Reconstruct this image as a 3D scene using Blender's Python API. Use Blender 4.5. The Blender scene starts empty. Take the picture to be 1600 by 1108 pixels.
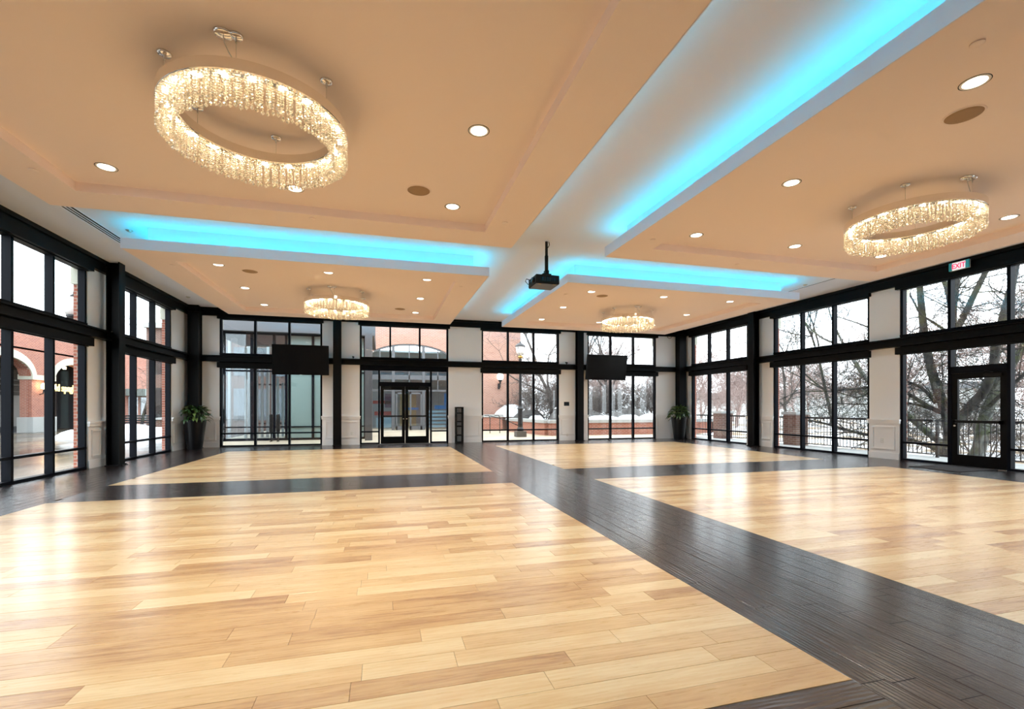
import bpy, math, random
from mathutils import Vector, Matrix

# ------------------------------------------------------------------ camera, world, exposure
SC = bpy.context.scene
COL = SC.collection
F_PX, HZ, CAM_H = 734.0, 637.0, 1.35
YAW = math.atan((800 - 597.6) / F_PX)
cam_d = bpy.data.cameras.new('camera')
cam = bpy.data.objects.new('camera', cam_d); COL.objects.link(cam)
cam.location = (0, 0, CAM_H)
cam.rotation_euler = (math.pi / 2, 0, -YAW)
cam_d.sensor_width = 36.0
cam_d.lens = F_PX / 1600 * 36.0
cam_d.shift_y = (HZ - 554) / 1600
cam_d.clip_end = 400
SC.camera = cam
SC.view_settings.view_transform = 'Standard'
SC.view_settings.look = 'None'
SC.view_settings.gamma = 1.0
SC.view_settings.use_curve_mapping = False
SC.view_settings.exposure = 1.45
W = bpy.data.worlds.new('overcast_sky'); SC.world = W
W.use_nodes = True
bg = W.node_tree.nodes['Background']
bg.inputs[0].default_value = (0.87, 0.94, 1.0, 1)
bg.inputs[1].default_value = 2.25
cy = SC.cycles
cy.max_bounces = 10; cy.diffuse_bounces = 5; cy.glossy_bounces = 4
cy.transmission_bounces = 6; cy.transparent_max_bounces = 24
cy.caustics_reflective = False; cy.caustics_refractive = False
cy.sample_clamp_indirect = 8.0
DOWNLIGHT_WATTS, BULB_STRENGTH, LED_STRENGTH = 9.0, 110.0, 5.8

SIN, COS = math.sin(YAW), math.cos(YAW)
def ray(u, v):
    xc = (u - 800) / F_PX
    return Vector((SIN + xc * COS, COS - xc * SIN, (HZ - v) / F_PX))
EYE = Vector((0, 0, CAM_H))
def at_x(u, v, x): d = ray(u, v); return EYE + d * (x / d.x)
def at_y(u, v, y): d = ray(u, v); return EYE + d * (y / d.y)
def at_z(u, v, z=0.0): d = ray(u, v); return EYE + d * ((z - CAM_H) / d.z)

RNG = random.Random(7)
PI = math.pi

# ------------------------------------------------------------------ mesh helpers
class MB:
    def __init__(s): s.v = []; s.f = []; s.m = []; s.mi = 0
    def add(s, vs, fs):
        b = len(s.v); s.v += [tuple(x) for x in vs]
        s.f += [tuple(i + b for i in f) for f in fs]; s.m += [s.mi] * len(fs); return s
    def box(s, x0, x1, y0, y1, z0, z1):
        return s.add([(x0,y0,z0),(x1,y0,z0),(x1,y1,z0),(x0,y1,z0),(x0,y0,z1),(x1,y0,z1),(x1,y1,z1),(x0,y1,z1)],
                     [(0,3,2,1),(4,5,6,7),(0,1,5,4),(1,2,6,5),(2,3,7,6),(3,0,4,7)])
    def bevbox(s, x0, x1, y0, y1, z0, z1, b=0.01):
        vs = []
        for sz, z in ((0, z0), (0, z0 + b), (0, z1 - b), (0, z1)):
            i = b if z in (z0, z1) else 0
            for (x, y) in ((x0+i+b*(i==0),y0+i),(x1-i-b*(i==0),y0+i),(x1-i,y0+i+b*(i==0)),(x1-i,y1-i-b*(i==0)),(x1-i-b*(i==0),y1-i),(x0+i+b*(i==0),y1-i),(x0+i,y1-i-b*(i==0)),(x0+i,y0+i+b*(i==0))):
                vs.append((x, y, z))
        fs = [tuple(range(7, -1, -1)), tuple(range(24, 32))]
        for k in range(3):
            for j in range(8):
                a = k*8+j; c = k*8+(j+1) % 8; fs.append((a, c, c+8, a+8))
        return s.add(vs, fs)
    def tube(s, pts, rads, n=6, cap=True):
        pts = [Vector(p) for p in pts]
        if not hasattr(rads, '__len__'): rads = [rads] * len(pts)
        vs = []; fs = []; up = None
        for i, p in enumerate(pts):
            d = (pts[min(i+1, len(pts)-1)] - pts[max(i-1, 0)])
            if d.length < 1e-9: d = Vector((0, 0, 1))
            d.normalize()
            if up is None: up = d.orthogonal().normalized()
            a = (up - d * up.dot(d))
            if a.length < 1e-5: a = d.orthogonal()
            a.normalize(); up = a; b = d.cross(a)
            for k in range(n):
                t = 2*PI*k/n
                vs.append(p + (a*math.cos(t) + b*math.sin(t)) * rads[i])
        for i in range(len(pts)-1):
            for k in range(n):
                q = (k+1) % n; fs.append((i*n+k, i*n+q, i*n+n+q, i*n+n+k))
        if cap and n > 3:
            fs.append(tuple(range(n-1, -1, -1))); fs.append(tuple(range((len(pts)-1)*n, len(pts)*n)))
        return s.add(vs, fs)
    def lathe(s, prof, n=24, c=(0, 0, 0), a0=0.0):
        vs = []; fs = []
        for (r, z) in prof:
            for k in range(n):
                t = 2*PI*k/n + a0; vs.append((c[0]+r*math.cos(t), c[1]+r*math.sin(t), c[2]+z))
        for i in range(len(prof)-1):
            for k in range(n):
                q = (k+1) % n; fs.append((i*n+k, i*n+q, i*n+n+q, i*n+n+k))
        if prof[0][0] > 1e-6: fs.append(tuple(range(n-1, -1, -1)))
        if prof[-1][0] > 1e-6: fs.append(tuple(range((len(prof)-1)*n, len(prof)*n)))
        return s.add(vs, fs)
    def mesh(s, name, mats, smooth=False):
        me = bpy.data.meshes.new(name)
        me.from_pydata(s.v, [], s.f)
        if not isinstance(mats, (list, tuple)): mats = [mats]
        for m in mats: me.materials.append(m)
        if any(s.m): me.polygons.foreach_set('material_index', s.m)
        if smooth: me.polygons.foreach_set('use_smooth', [True] * len(s.f))
        me.update(); return me
    def build(s, name, mats, parent=None, loc=(0, 0, 0), rotz=0.0, smooth=False):
        return obj(name, s.mesh(name, mats, smooth), parent, loc, rotz)

def obj(name, data, parent=None, loc=(0, 0, 0), rotz=0.0):
    o = bpy.data.objects.new(name, data); COL.objects.link(o)
    o.parent = parent; o.location = loc; o.rotation_euler = (0, 0, rotz); return o
def empty(name, loc=(0, 0, 0), rotz=0.0): return obj(name, None, None, loc, rotz)
def tag(o, label=None, cat=None, group=None, kind=None):
    if label: o['label'] = label
    if cat: o['category'] = cat
    if group: o['group'] = group
    if kind: o['kind'] = kind
    return o
def struct(o, label=None): return tag(o, label, None, None, 'structure')
def text_mesh(curve):
    t = bpy.data.objects.new('text_source', curve); me = bpy.data.meshes.new_from_object(t)
    bpy.data.objects.remove(t); return me
def box(name, mat, parent, *b): return MB().box(*b).build(name, mat, parent)

# ------------------------------------------------------------------ materials
def mat(name, col=(.8, .8, .8), rough=.5, metal=0.0, **kw):
    m = bpy.data.materials.new(name); m.use_nodes = True
    p = m.node_tree.nodes['Principled BSDF']
    p.inputs['Base Color'].default_value = (*col, 1); p.inputs['Roughness'].default_value = rough
    p.inputs['Metallic'].default_value = metal
    if 'emit' in kw:
        p.inputs['Emission Color'].default_value = (*kw['emit'], 1); p.inputs['Emission Strength'].default_value = kw['strength']
    if 'spec' in kw: p.inputs['Specular IOR Level'].default_value = kw['spec']
    return m
class NT:
    def __init__(s, m): s.t = m.node_tree; s.p = s.t.nodes.get('Principled BSDF')
    def n(s, typ, **kw):
        x = s.t.nodes.new(typ)
        for k, v in kw.items(): setattr(x, k, v)
        return x
    def l(s, a, b): s.t.links.new(a, b)
    def math(s, op, a, b=None):
        x = s.n('ShaderNodeMath', operation=op)
        for i, v in enumerate((a, b)):
            if v is None: continue
            if isinstance(v, (int, float)): x.inputs[i].default_value = v
            else: s.l(v, x.inputs[i])
        return x.outputs[0]
    def ramp(s, fac, stops):
        r = s.n('ShaderNodeValToRGB'); e = r.color_ramp.elements
        while len(e) < len(stops): e.new(0.5)
        for i, (p, c) in enumerate(stops): e[i].position = p; e[i].color = (*c, 1)
        s.l(fac, r.inputs[0]); return r.outputs[0]
    def noise(s, vec, scale, detail=3, rough=.55):
        x = s.n('ShaderNodeTexNoise'); x.inputs['Scale'].default_value = scale
        x.inputs['Detail'].default_value = detail; x.inputs['Roughness'].default_value = rough
        if vec is not None: s.l(vec, x.inputs['Vector'])
        return x.outputs['Fac']
    def mapping(s, vec, scale=(1, 1, 1), loc=(0, 0, 0)):
        x = s.n('ShaderNodeMapping'); x.inputs['Scale'].default_value = scale; x.inputs['Location'].default_value = loc
        s.l(vec, x.inputs['Vector']); return x.outputs[0]
    def bump(s, h, strength, dist):
        b = s.n('ShaderNodeBump'); b.inputs['Strength'].default_value = strength; b.inputs['Distance'].default_value = dist
        s.l(h, b.inputs['Height']); s.l(b.outputs[0], s.p.inputs['Normal']); return b
    def mix(s, fac, a, b, mode='MIX'):
        x = s.n('ShaderNodeMix', data_type='RGBA', blend_type=mode)
        for k, v in ((0, fac), (6, a), (7, b)):
            if isinstance(v, (int, float)): x.inputs[k].default_value = v
            elif isinstance(v, tuple): x.inputs[k].default_value = (*v, 1)
            else: s.l(v, x.inputs[k])
        return x.outputs[2]

def wood(name, stops, along, rough, dark=False):
    m = mat(name); t = NT(m)
    geo = t.n('ShaderNodeNewGeometry'); oi = t.n('ShaderNodeObjectInfo')
    rnd = t.math('FRACT', t.math('ADD', oi.outputs['Random'], geo.outputs['Random Per Island']))
    rnd2 = t.math('FRACT', t.math('MULTIPLY', rnd, 37.31))
    off = t.n('ShaderNodeCombineXYZ'); t.l(t.math('MULTIPLY', rnd, 71.0), off.inputs[0]); t.l(t.math('MULTIPLY', rnd2, 53.0), off.inputs[1])
    add = t.n('ShaderNodeVectorMath', operation='ADD'); t.l(geo.outputs['Position'], add.inputs[0]); t.l(off.outputs[0], add.inputs[1])
    sc = (1.3, 8.0, 1) if along == 'x' else (8.0, 1.3, 1)
    vec = t.mapping(add.outputs[0], sc)
    g1 = t.noise(vec, 1.6, 5, .6)
    fine = t.noise(t.mapping(add.outputs[0], (3, 60, 1) if along == 'x' else (60, 3, 1)), 2.0, 3)
    fac = t.math('ADD', t.math('MULTIPLY', rnd2, .62), t.math('MULTIPLY', t.math('SUBTRACT', g1, .28), .95))
    wv = t.n('ShaderNodeTexWave', wave_type='BANDS', bands_direction='Y' if along == 'x' else 'X')
    for k_, v_ in (('Scale', 2.4), ('Distortion', 7.0), ('Detail', 3.0), ('Detail Scale', 1.2)): wv.inputs[k_].default_value = v_
    t.l(t.mapping(add.outputs[0], (.55, 4.5, 1) if along == 'x' else (4.5, .55, 1)), wv.inputs['Vector'])
    wave = wv.outputs['Fac']
    fac = t.math('ADD', fac, t.math('MULTIPLY', t.math('SUBTRACT', wave, .5),   .08 if not dark else .45))
    base = t.ramp(fac, stops)
    col = t.mix(t.math('MULTIPLY', fine, .16 if not dark else .5), base, t.mix(1.0, base, (.62, .5, .42), 'MULTIPLY'))
    if not dark:                                                   # small knots and mineral streaks
        kn = t.noise(t.mapping(add.outputs[0], (2.2, 5.5, 1) if along == 'x' else (5.5, 2.2, 1)), 1.9, 2)
        col = t.mix(t.math('MULTIPLY', t.ramp(kn, [(.74, (0, 0, 0)), (.82, (1, 1, 1))]), .45), col, (.20, .085, .035))
    t.l(col, t.p.inputs['Base Color'])
    big = t.noise(t.mapping(add.outputs[0], (1.2, 4, 1) if along == 'x' else (4, 1.2, 1)), 1.3, 2)
    h = t.math('ADD', t.math('MULTIPLY', g1, 1.0 if dark else .35), t.math('ADD', t.math('MULTIPLY', fine, .5 if dark else .12), t.math('MULTIPLY', big, 1.2)))
    h = t.math('ADD', h, t.math('MULTIPLY', wave, 1.1 if dark else .15))
    t.bump(h, .28 if dark else .14, .01)
    r = t.math('ADD', t.math('MULTIPLY', fine, .12), rough - .06)
    t.l(r, t.p.inputs['Roughness'])
    t.p.inputs['Coat Weight'].default_value = .5 if dark else .5; t.p.inputs['Coat Roughness'].default_value = .18 if dark else .205
    if dark: t.p.inputs['Specular IOR Level'].default_value = .3
    return m
LIGHT = [(.06, (.36, .19, .085)), (.32, (.57, .365, .175)), (.58, (.68, .48, .245)), (.88, (.77, .62, .37))]
DARK = [(.1, (.006, .0036, .0040)), (.5, (.016, .0095, .0098)), (.9, (.034, .020, .020))]
M = {}
M['light_x'] = wood('hickory_light', LIGHT, 'x', .29)
M['dark_x'] = wood('hickory_dark_across', DARK, 'x', .23, True)
M['dark_y'] = wood('hickory_dark_along', DARK, 'y', .23, True)
M['joint'] = mat('floor_joint', (.02, .013, .008), .8)

def paint(name, col, rough=.7, bump=.03, scale=60):
    m = mat(name, col, rough); t = NT(m)
    geo = t.n('ShaderNodeNewGeometry')
    t.bump(t.noise(geo.outputs['Position'], scale, 3), bump, .01); return m
M['cream'] = paint('cream_paint', (.88, .872, .875))
M['trim'] = paint('cream_trim_paint', (.84, .825, .825), .5, .01)
M['tan'] = paint('tan_ceiling_paint', (.95, .82, .79), .75, .02)
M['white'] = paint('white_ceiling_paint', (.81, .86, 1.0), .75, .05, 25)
M['steel'] = mat('black_steel_paint', (.0015, .0015, .002), .45, spec=.14)
M['alu'] = mat('dark_bronze_aluminium', (.0022, .0032, .007), .45, spec=.1)
M['blackmat'] = mat('black_matte', (.003, .003, .0035), .6, spec=.3)
M['blackgloss'] = mat('black_gloss', (.002, .002, .0025), .15, spec=.3)
M['screen'] = mat('switched_off_screen', (.0015, .001, .0012), .2, spec=.25)
M['chrome'] = mat('polished_chrome', (.85, .82, .78), .12, 1.0)
M['nickel'] = mat('brushed_nickel', (.6, .58, .55), .3, 1.0)
M['pot'] = mat('black_fibreglass', (.002, .002, .003), .35, spec=.25)
M['soil'] = mat('potting_soil', (.03, .02, .013), .95)
M['speaker'] = paint('speaker_grille_cloth', (.40, .27, .17), .9, .3, 900)
M['plate'] = mat('white_plastic', (.72, .70, .66), .4)
M['rug'] = paint('black_door_mat', (.017, .015, .017), .95, .6, 300)
M['lens'] = mat('downlight_lens', (.9, .9, .9), .4, emit=(1.0, .9, .74), strength=3.0)
M['bulb'] = mat('warm_bulb', (1, 1, 1), .4, emit=(1.0, .82, .56), strength=BULB_STRENGTH)
M['led'] = mat('cyan_led_tape', (.1, .1, .1), .5, emit=(.025, .86, 1.0), strength=LED_STRENGTH)
M['exitred'] = mat('exit_red', (.6, .01, .03), .4, emit=(1.0, .02, .06), strength=.9)
M['exitface'] = mat('exit_face', (.75, .78, .8), .4, emit=(.8, .9, 1.0), strength=.25)
M['cyanspill'] = mat('cyan_light_tint', (.05, .55, .65), .2)  # cyan light falling on the exit sign's ends, put into their colour

def crystal():
    m = mat('cut_crystal'); nt = m.node_tree; nt.nodes.clear()
    out = nt.nodes.new('ShaderNodeOutputMaterial'); mx = nt.nodes.new('ShaderNodeMixShader'); mx2 = nt.nodes.new('ShaderNodeMixShader')
    tr = nt.nodes.new('ShaderNodeBsdfTranslucent'); tr.inputs[0].default_value = (.98, .92, .80, 1)
    gl = nt.nodes.new('ShaderNodeBsdfGlossy'); gl.inputs[0].default_value = (1, .95, .86, 1); gl.inputs[1].default_value = .12
    tp = nt.nodes.new('ShaderNodeBsdfTransparent'); tp.inputs[0].default_value = (1, .97, .92, 1)
    mx.inputs[0].default_value = .5; mx2.inputs[0].default_value = .22
    nt.links.new(tr.outputs[0], mx.inputs[1]); nt.links.new(gl.outputs[0], mx.inputs[2])
    nt.links.new(mx.outputs[0], mx2.inputs[1]); nt.links.new(tp.outputs[0], mx2.inputs[2])
    nt.links.new(mx2.outputs[0], out.inputs[0]); return m
M['crystal'] = crystal()

def glass(name, tint, refl=1.0, milky=0.0, milk=(.5, .7, .7)):
    m = mat(name); nt = m.node_tree; nt.nodes.clear()
    N = lambda t: nt.nodes.new(t)
    out = N('ShaderNodeOutputMaterial'); mx = N('ShaderNodeMixShader')
    tp = N('ShaderNodeBsdfTransparent'); tp.inputs[0].default_value = (*tint, 1)
    gl = N('ShaderNodeBsdfGlossy'); gl.inputs[1].default_value = 0.0
    lw = N('ShaderNodeLayerWeight'); lw.inputs[0].default_value = .5
    pw = N('ShaderNodeMath'); pw.operation = 'POWER'; pw.inputs[1].default_value = 5.0
    ml = N('ShaderNodeMath'); ml.operation = 'MULTIPLY_ADD'; ml.inputs[1].default_value = .6 * refl; ml.inputs[2].default_value = .035 * refl
    nt.links.new(lw.outputs['Facing'], pw.inputs[0]); nt.links.new(pw.outputs[0], ml.inputs[0])
    nt.links.new(ml.outputs[0], mx.inputs[0])
    first = tp.outputs[0]
    if milky:
        df = N('ShaderNodeBsdfDiffuse'); df.inputs[0].default_value = (*milk, 1)
        mm = N('ShaderNodeMixShader'); mm.inputs[0].default_value = milky
        nt.links.new(tp.outputs[0], mm.inputs[1]); nt.links.new(df.outputs[0], mm.inputs[2]); first = mm.outputs[0]
    nt.links.new(first, mx.inputs[1]); nt.links.new(gl.outputs[0], mx.inputs[2]); nt.links.new(mx.outputs[0], out.inputs[0])
    return m
M['glass'] = glass('window_glass', (.95, .97, .97))
M['tealglass'] = glass('pale_teal_glass', (.55, .74, .73), 1.2, .82, (.26, .37, .365))
M['greyglass'] = glass('grey_shop_glass', (.75, .82, .86), 1.6)

def brick(name, c1, c2, mortar, sx=1.0):
    m = mat(name, rough=.85); t = NT(m)
    geo = t.n('ShaderNodeNewGeometry'); sep = t.n('ShaderNodeSeparateXYZ'); t.l(geo.outputs['Position'], sep.inputs[0])
    cmb = t.n('ShaderNodeCombineXYZ'); t.l(t.math('ADD', sep.outputs[0], sep.outputs[1]), cmb.inputs[0]); t.l(sep.outputs[2], cmb.inputs[1])
    b = t.n('ShaderNodeTexBrick'); t.l(cmb.outputs[0], b.inputs['Vector'])
    b.inputs['Scale'].default_value = 1.0; b.inputs['Brick Width'].default_value = .215; b.inputs['Row Height'].default_value = .075
    b.inputs['Mortar Size'].default_value = .008; b.inputs['Color1'].default_value = (*c1, 1); b.inputs['Color2'].default_value = (*c2, 1); b.inputs['Mortar'].default_value = (*mortar, 1)
    n = t.noise(geo.outputs['Position'], .9, 4)
    t.l(t.mix(.3, b.outputs['Color'], t.mix(n, (.3, .25, .22), (1, 1, 1)), 'MULTIPLY'), t.p.inputs['Base Color'])
    t.bump(t.math('SUBTRACT', 1.0, b.outputs['Fac']), .5, .01); return m
M['brick'] = brick('red_brick', (.46, .155, .095), (.36, .11, .07), (.48, .38, .32))
M['brick_pink'] = brick('salmon_brick', (.47, .235, .17), (.40, .185, .13), (.52, .44, .38))
M['brick_brown'] = brick('brown_brick', (.22, .11, .08), (.17, .085, .065), (.33, .29, .26))
M['stone'] = paint('pale_limestone', (.55, .54, .45), .8, .2, 8)
M['stonecap'] = paint('grey_stone_cap', (.42, .43, .42), .8, .2, 8)
M['snow'] = paint('snow', (.80, .83, .86), .8, .5, 3)
M['iron'] = mat('black_iron', (.012, .012, .014), .45)
M['greymetal'] = mat('grey_metal', (.10, .105, .115), .45, .2)
M['soffit'] = mat('charcoal_soffit', (.055, .055, .062), .6)
M['awning'] = mat('grey_green_metal', (.22, .28, .27), .5)
M['boulder'] = paint('grey_boulder', (.10, .095, .09), .9, .6, 4)
M['frost'] = mat('frosted_globe', (.85, .86, .85), .4)
M['litglobe'] = mat('lit_globe', (.9, .9, .9), .4, emit=(1, .95, .85), strength=2.2)
M['warmlamp'] = mat('warm_lamp', (.9, .8, .6), .4, emit=(1, .7, .35), strength=8)
M['brass'] = mat('brass_collar', (.45, .28, .08), .35, 1.0)
M['goldletter'] = mat('gold_letters', (.85, .62, .22), .4, emit=(1, .75, .3), strength=.5)
M['curtain'] = paint('grey_curtain', (.30, .30, .30), .9, .1)
M['shade'] = mat('porch_interior_shade', (.035, .035, .042), .7)  # dark porch interior, its shade painted into the colour
M['red'] = mat('red_display', (.45, .05, .03), .5); M['blue'] = mat('blue_display', (.03, .22, .55), .5)
M['ochre'] = mat('ochre_door', (.42, .28, .12), .5); M['paleblue'] = mat('pale_blue_rack', (.45, .6, .68), .5)
M['plum'] = mat('plum_poster', (.12, .05, .09), .5)

def bark(name, c1, c2, moss=None):
    m = mat(name, rough=.9); t = NT(m); geo = t.n('ShaderNodeNewGeometry')
    n = t.noise(t.mapping(geo.outputs['Position'], (1, 1, .45)), 7, 4)
    c = t.ramp(n, [(.35, c1), (.62, c2)])
    if moss:
        n2 = t.noise(geo.outputs['Position'], 2.2, 3)
        c = t.mix(t.ramp(n2, [(.5, (0, 0, 0)), (.62, (1, 1, 1))]), c, moss)
    t.l(c, t.p.inputs['Base Color']); t.bump(n, .5, .03); return m
M['bark'] = bark('dark_wet_bark', (.009, .008, .008), (.045, .043, .040), (.045, .05, .022))
M['barkpale'] = bark('pale_mottled_bark', (.045, .048, .045), (.16, .17, .155), (.07, .085, .04))
M['barkfar'] = bark('grey_brown_bark', (.06, .05, .045), (.13, .11, .10))
M['barkhaze'] = bark('hazy_far_bark', (.22, .15, .13), (.34, .26, .24))  # distance haze painted in as a lighter, pinkish-grey bark
def leafmat():
    m = mat('glossy_leaf', (.05, .1, .03), .32); t = NT(m); oi = t.n('ShaderNodeObjectInfo')
    t.l(t.ramp(oi.outputs['Random'], [(0, (.018, .05, .012)), (.55, (.05, .105, .025)), (1, (.13, .19, .05))]), t.p.inputs['Base Color']); return m
M['leaf'] = leafmat()
def wet():
    m = mat('wet_plaza_paving', rough=.2); t = NT(m); geo = t.n('ShaderNodeNewGeometry')
    n = t.noise(t.mapping(geo.outputs['Position'], (.9, .16, 1)), .8, 4)
    c = t.ramp(n, [(.32, (.022, .021, .021)), (.5, (.085, .068, .050)), (.66, (.20, .155, .10))])
    t.l(c, t.p.inputs['Base Color'])
    t.l(t.ramp(t.noise(t.mapping(geo.outputs['Position'], (.5, .2, 1)), .7, 3), [(.35, (.06,)*3), (.7, (.32,)*3)]), t.p.inputs['Roughness'])
    t.bump(t.noise(geo.outputs['Position'], 3, 3), .1, .02); return m
M['wet'] = wet()
def paving():
    m = mat('tan_concrete_paving', rough=.45); t = NT(m); geo = t.n('ShaderNodeNewGeometry')
    t.l(t.ramp(t.noise(geo.outputs['Position'], .6, 5), [(.3, (.42, .34, .24)), (.7, (.58, .50, .38))]), t.p.inputs['Base Color']); return m
M['paving'] = paving()
def winterground():
    m = mat('snow_and_leaf_litter', rough=.85); t = NT(m); geo = t.n('ShaderNodeNewGeometry')
    c = t.ramp(t.noise(geo.outputs['Position'], .45, 5), [(.36, (.20, .13, .075)), (.46, (.34, .25, .15)), (.53, (.78, .80, .82))])
    t.l(c, t.p.inputs['Base Color']); return m
M['winter'] = winterground()

# ------------------------------------------------------------------ room dimensions
XL, XR, YB, YF = -6.27, 12.80, 18.03, -1.50
DECK, TRAY, COFFER, LIP = 4.72, 4.21, 4.33, 4.40

# ------------------------------------------------------------------ floor with planks
floor = struct(box('floor', M['joint'], None, XL-.1, XR+.1, YF-.1, YB+.1, -.12, -.010), 'hickory plank floor with dark cross and four light panels')
LX = [(-4.58, 2.25), (3.85, 11.13)]; LY = [(1.80, 8.14), (9.68, 16.22)]
XE, YE = (XL, XR), (YF, YB)
regions = []          # x0, x1, y0, y1, direction, material index
for a in LX:
    for b in LY: regions.append((a[0], a[1], b[0], b[1], 'x', 0))
regions.append((LX[0][1], LX[1][0], YE[0], YE[1], 'y', 2))
regions.append((XE[0], LX[0][0], YE[0], YE[1], 'y', 2))
regions.append((LX[1][1], XE[1], YE[0], YE[1], 'y', 2))
for a in LX:
    regions.append((a[0], a[1], YE[0], LY[0][0], 'x', 1))
    regions.append((a[0], a[1], LY[0][1], LY[1][0], 'x', 1))
    regions.append((a[0], a[1], LY[1][1], YE[1], 'x', 1))
planks = []
for (x0, x1, y0, y1, dr, mi) in regions:
    across = (y1-y0) if dr == 'x' else (x1-x0); length = (x1-x0) if dr == 'x' else (y1-y0)
    n = max(1, round(across/.160)); w = across/n
    for r in range(n):
        p = -RNG.uniform(0, 1.1)
        while p < length:
            L = RNG.choice((.45, .7, .95, 1.2, 1.5, 1.9)) * RNG.uniform(.9, 1.1)
            a, b = max(0, p), min(length, p+L); p += L
            if length - b < .12: b = length; p = length + 1
            if b - a < .05: continue
            if dr == 'x': q = (x0+a, x0+b, y0+r*w, y0+(r+1)*w)
            else: q = (x0+r*w, x0+(r+1)*w, y0+a, y0+b)
            planks.append((*q, mi))
def plank_share(q):
    cx_, cy_ = (q[0]+q[1])/2, (q[2]+q[3])/2
    f = cx_*SIN + cy_*COS; rr = cx_*COS - cy_*SIN
    if f < .6: return 0
    u, v = 800 + F_PX*rr/f, HZ + F_PX*CAM_H/f
    if not (-60 < u < 1660 and v < 1150): return 0
    return (q[1]-q[0])*(q[3]-q[2]) / f**3
planks.sort(key=plank_share, reverse=True)
def plank_geo(mb, x0, x1, y0, y1, z=0.0, dark=False):
    g, c, d = (.0010, .0020, .0016) if dark else (.0008, .0011, .0009)
    o = [(x0+g, y0+g), (x1-g, y0+g), (x1-g, y1-g), (x0+g, y1-g)]
    i = [(x0+g+c, y0+g+c), (x1-g-c, y0+g+c), (x1-g-c, y1-g-c), (x0+g+c, y1-g-c)]
    vs = [(*p, z) for p in i] + [(*p, z-d) for p in o] + [(*p, z-.011) for p in o]
    fs = [(0, 1, 2, 3)]
    for k in range(4):
        q = (k+1) % 4; fs += [(4+k, 4+q, q, k), (8+k, 8+q, 4+q, 4+k)]
    mb.add(vs, fs)
PM = [M['light_x'], M['dark_x'], M['dark_y']]
rest = MB()
for k, q in enumerate(planks):
    x0, x1, y0, y1, mi = q
    dz = RNG.uniform(-.0004, .0004)
    if k < 300:
        cx_, cy_ = (x0+x1)/2, (y0+y1)/2
        mb = MB(); plank_geo(mb, x0-cx_, x1-cx_, y0-cy_, y1-cy_, dz, mi > 0)
        mb.build('plank', PM[mi], floor, (cx_, cy_, 0))
    else:
        rest.mi = mi; plank_geo(rest, x0, x1, y0, y1, dz, mi > 0)
tag(rest.build('planks_beyond', PM, floor), kind='stuff')

# ------------------------------------------------------------------ walls, windows, steel
ROT = {'back': 0.0, 'left': PI/2, 'right': -PI/2}
def wpt(wall, s, z=0.0, out=0.0):
    """a point on a wall: s = world x on the back wall, world y on the side walls"""
    return {'back': (s, YB+out, z), 'left': (XL-out, s, z), 'right': (XR+out, s, z)}[wall]
SGN = {'back': 1, 'left': 1, 'right': -1}
WIN = {'back': [(-5.34, -2.08), (-.80, 2.44), (3.74, 6.97), (8.24, 11.47)],
       'left': [(.30, 3.54), (4.62, 7.86), (9.22, 12.48), (13.56, 16.76)],
       'right': [(1.15, 4.40), (5.72, 8.98), (9.76, 13.03), (14.20, 17.43)]}
EXT = {'back': (XL-.12, XR+.12), 'left': (YF, YB), 'right': (YF, YB)}
COLS = {'back': [-1.55, 7.76], 'left': [13.02, 8.54, 4.08], 'right': [13.62, 5.06]}
Z_OPEN = 4.44
names = {'back': 'wall_back', 'left': 'wall_left', 'right': 'wall_right'}
wall_label = {'back': 'far cream wall with four tall window bays and double doors', 'left': 'cream side wall of tall windows facing the brick arcade', 'right': 'cream side wall of tall windows facing the railed terrace'}
COL_LAB = {('back', -1.55): 'black steel column between the vestibule window and the double doors', ('back', 7.76): 'black steel column beside the black control panel',
 ('left', 13.02): 'black steel column between the two visible arcade windows', ('left', 8.54): 'second black steel column from the arcade-side corner', ('left', 4.08): 'third black steel column from the arcade-side corner',
 ('right', 13.62): 'black steel column between the two rearmost terrace windows', ('right', 5.06): 'black steel column between the exit door and the front wall'}
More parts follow.
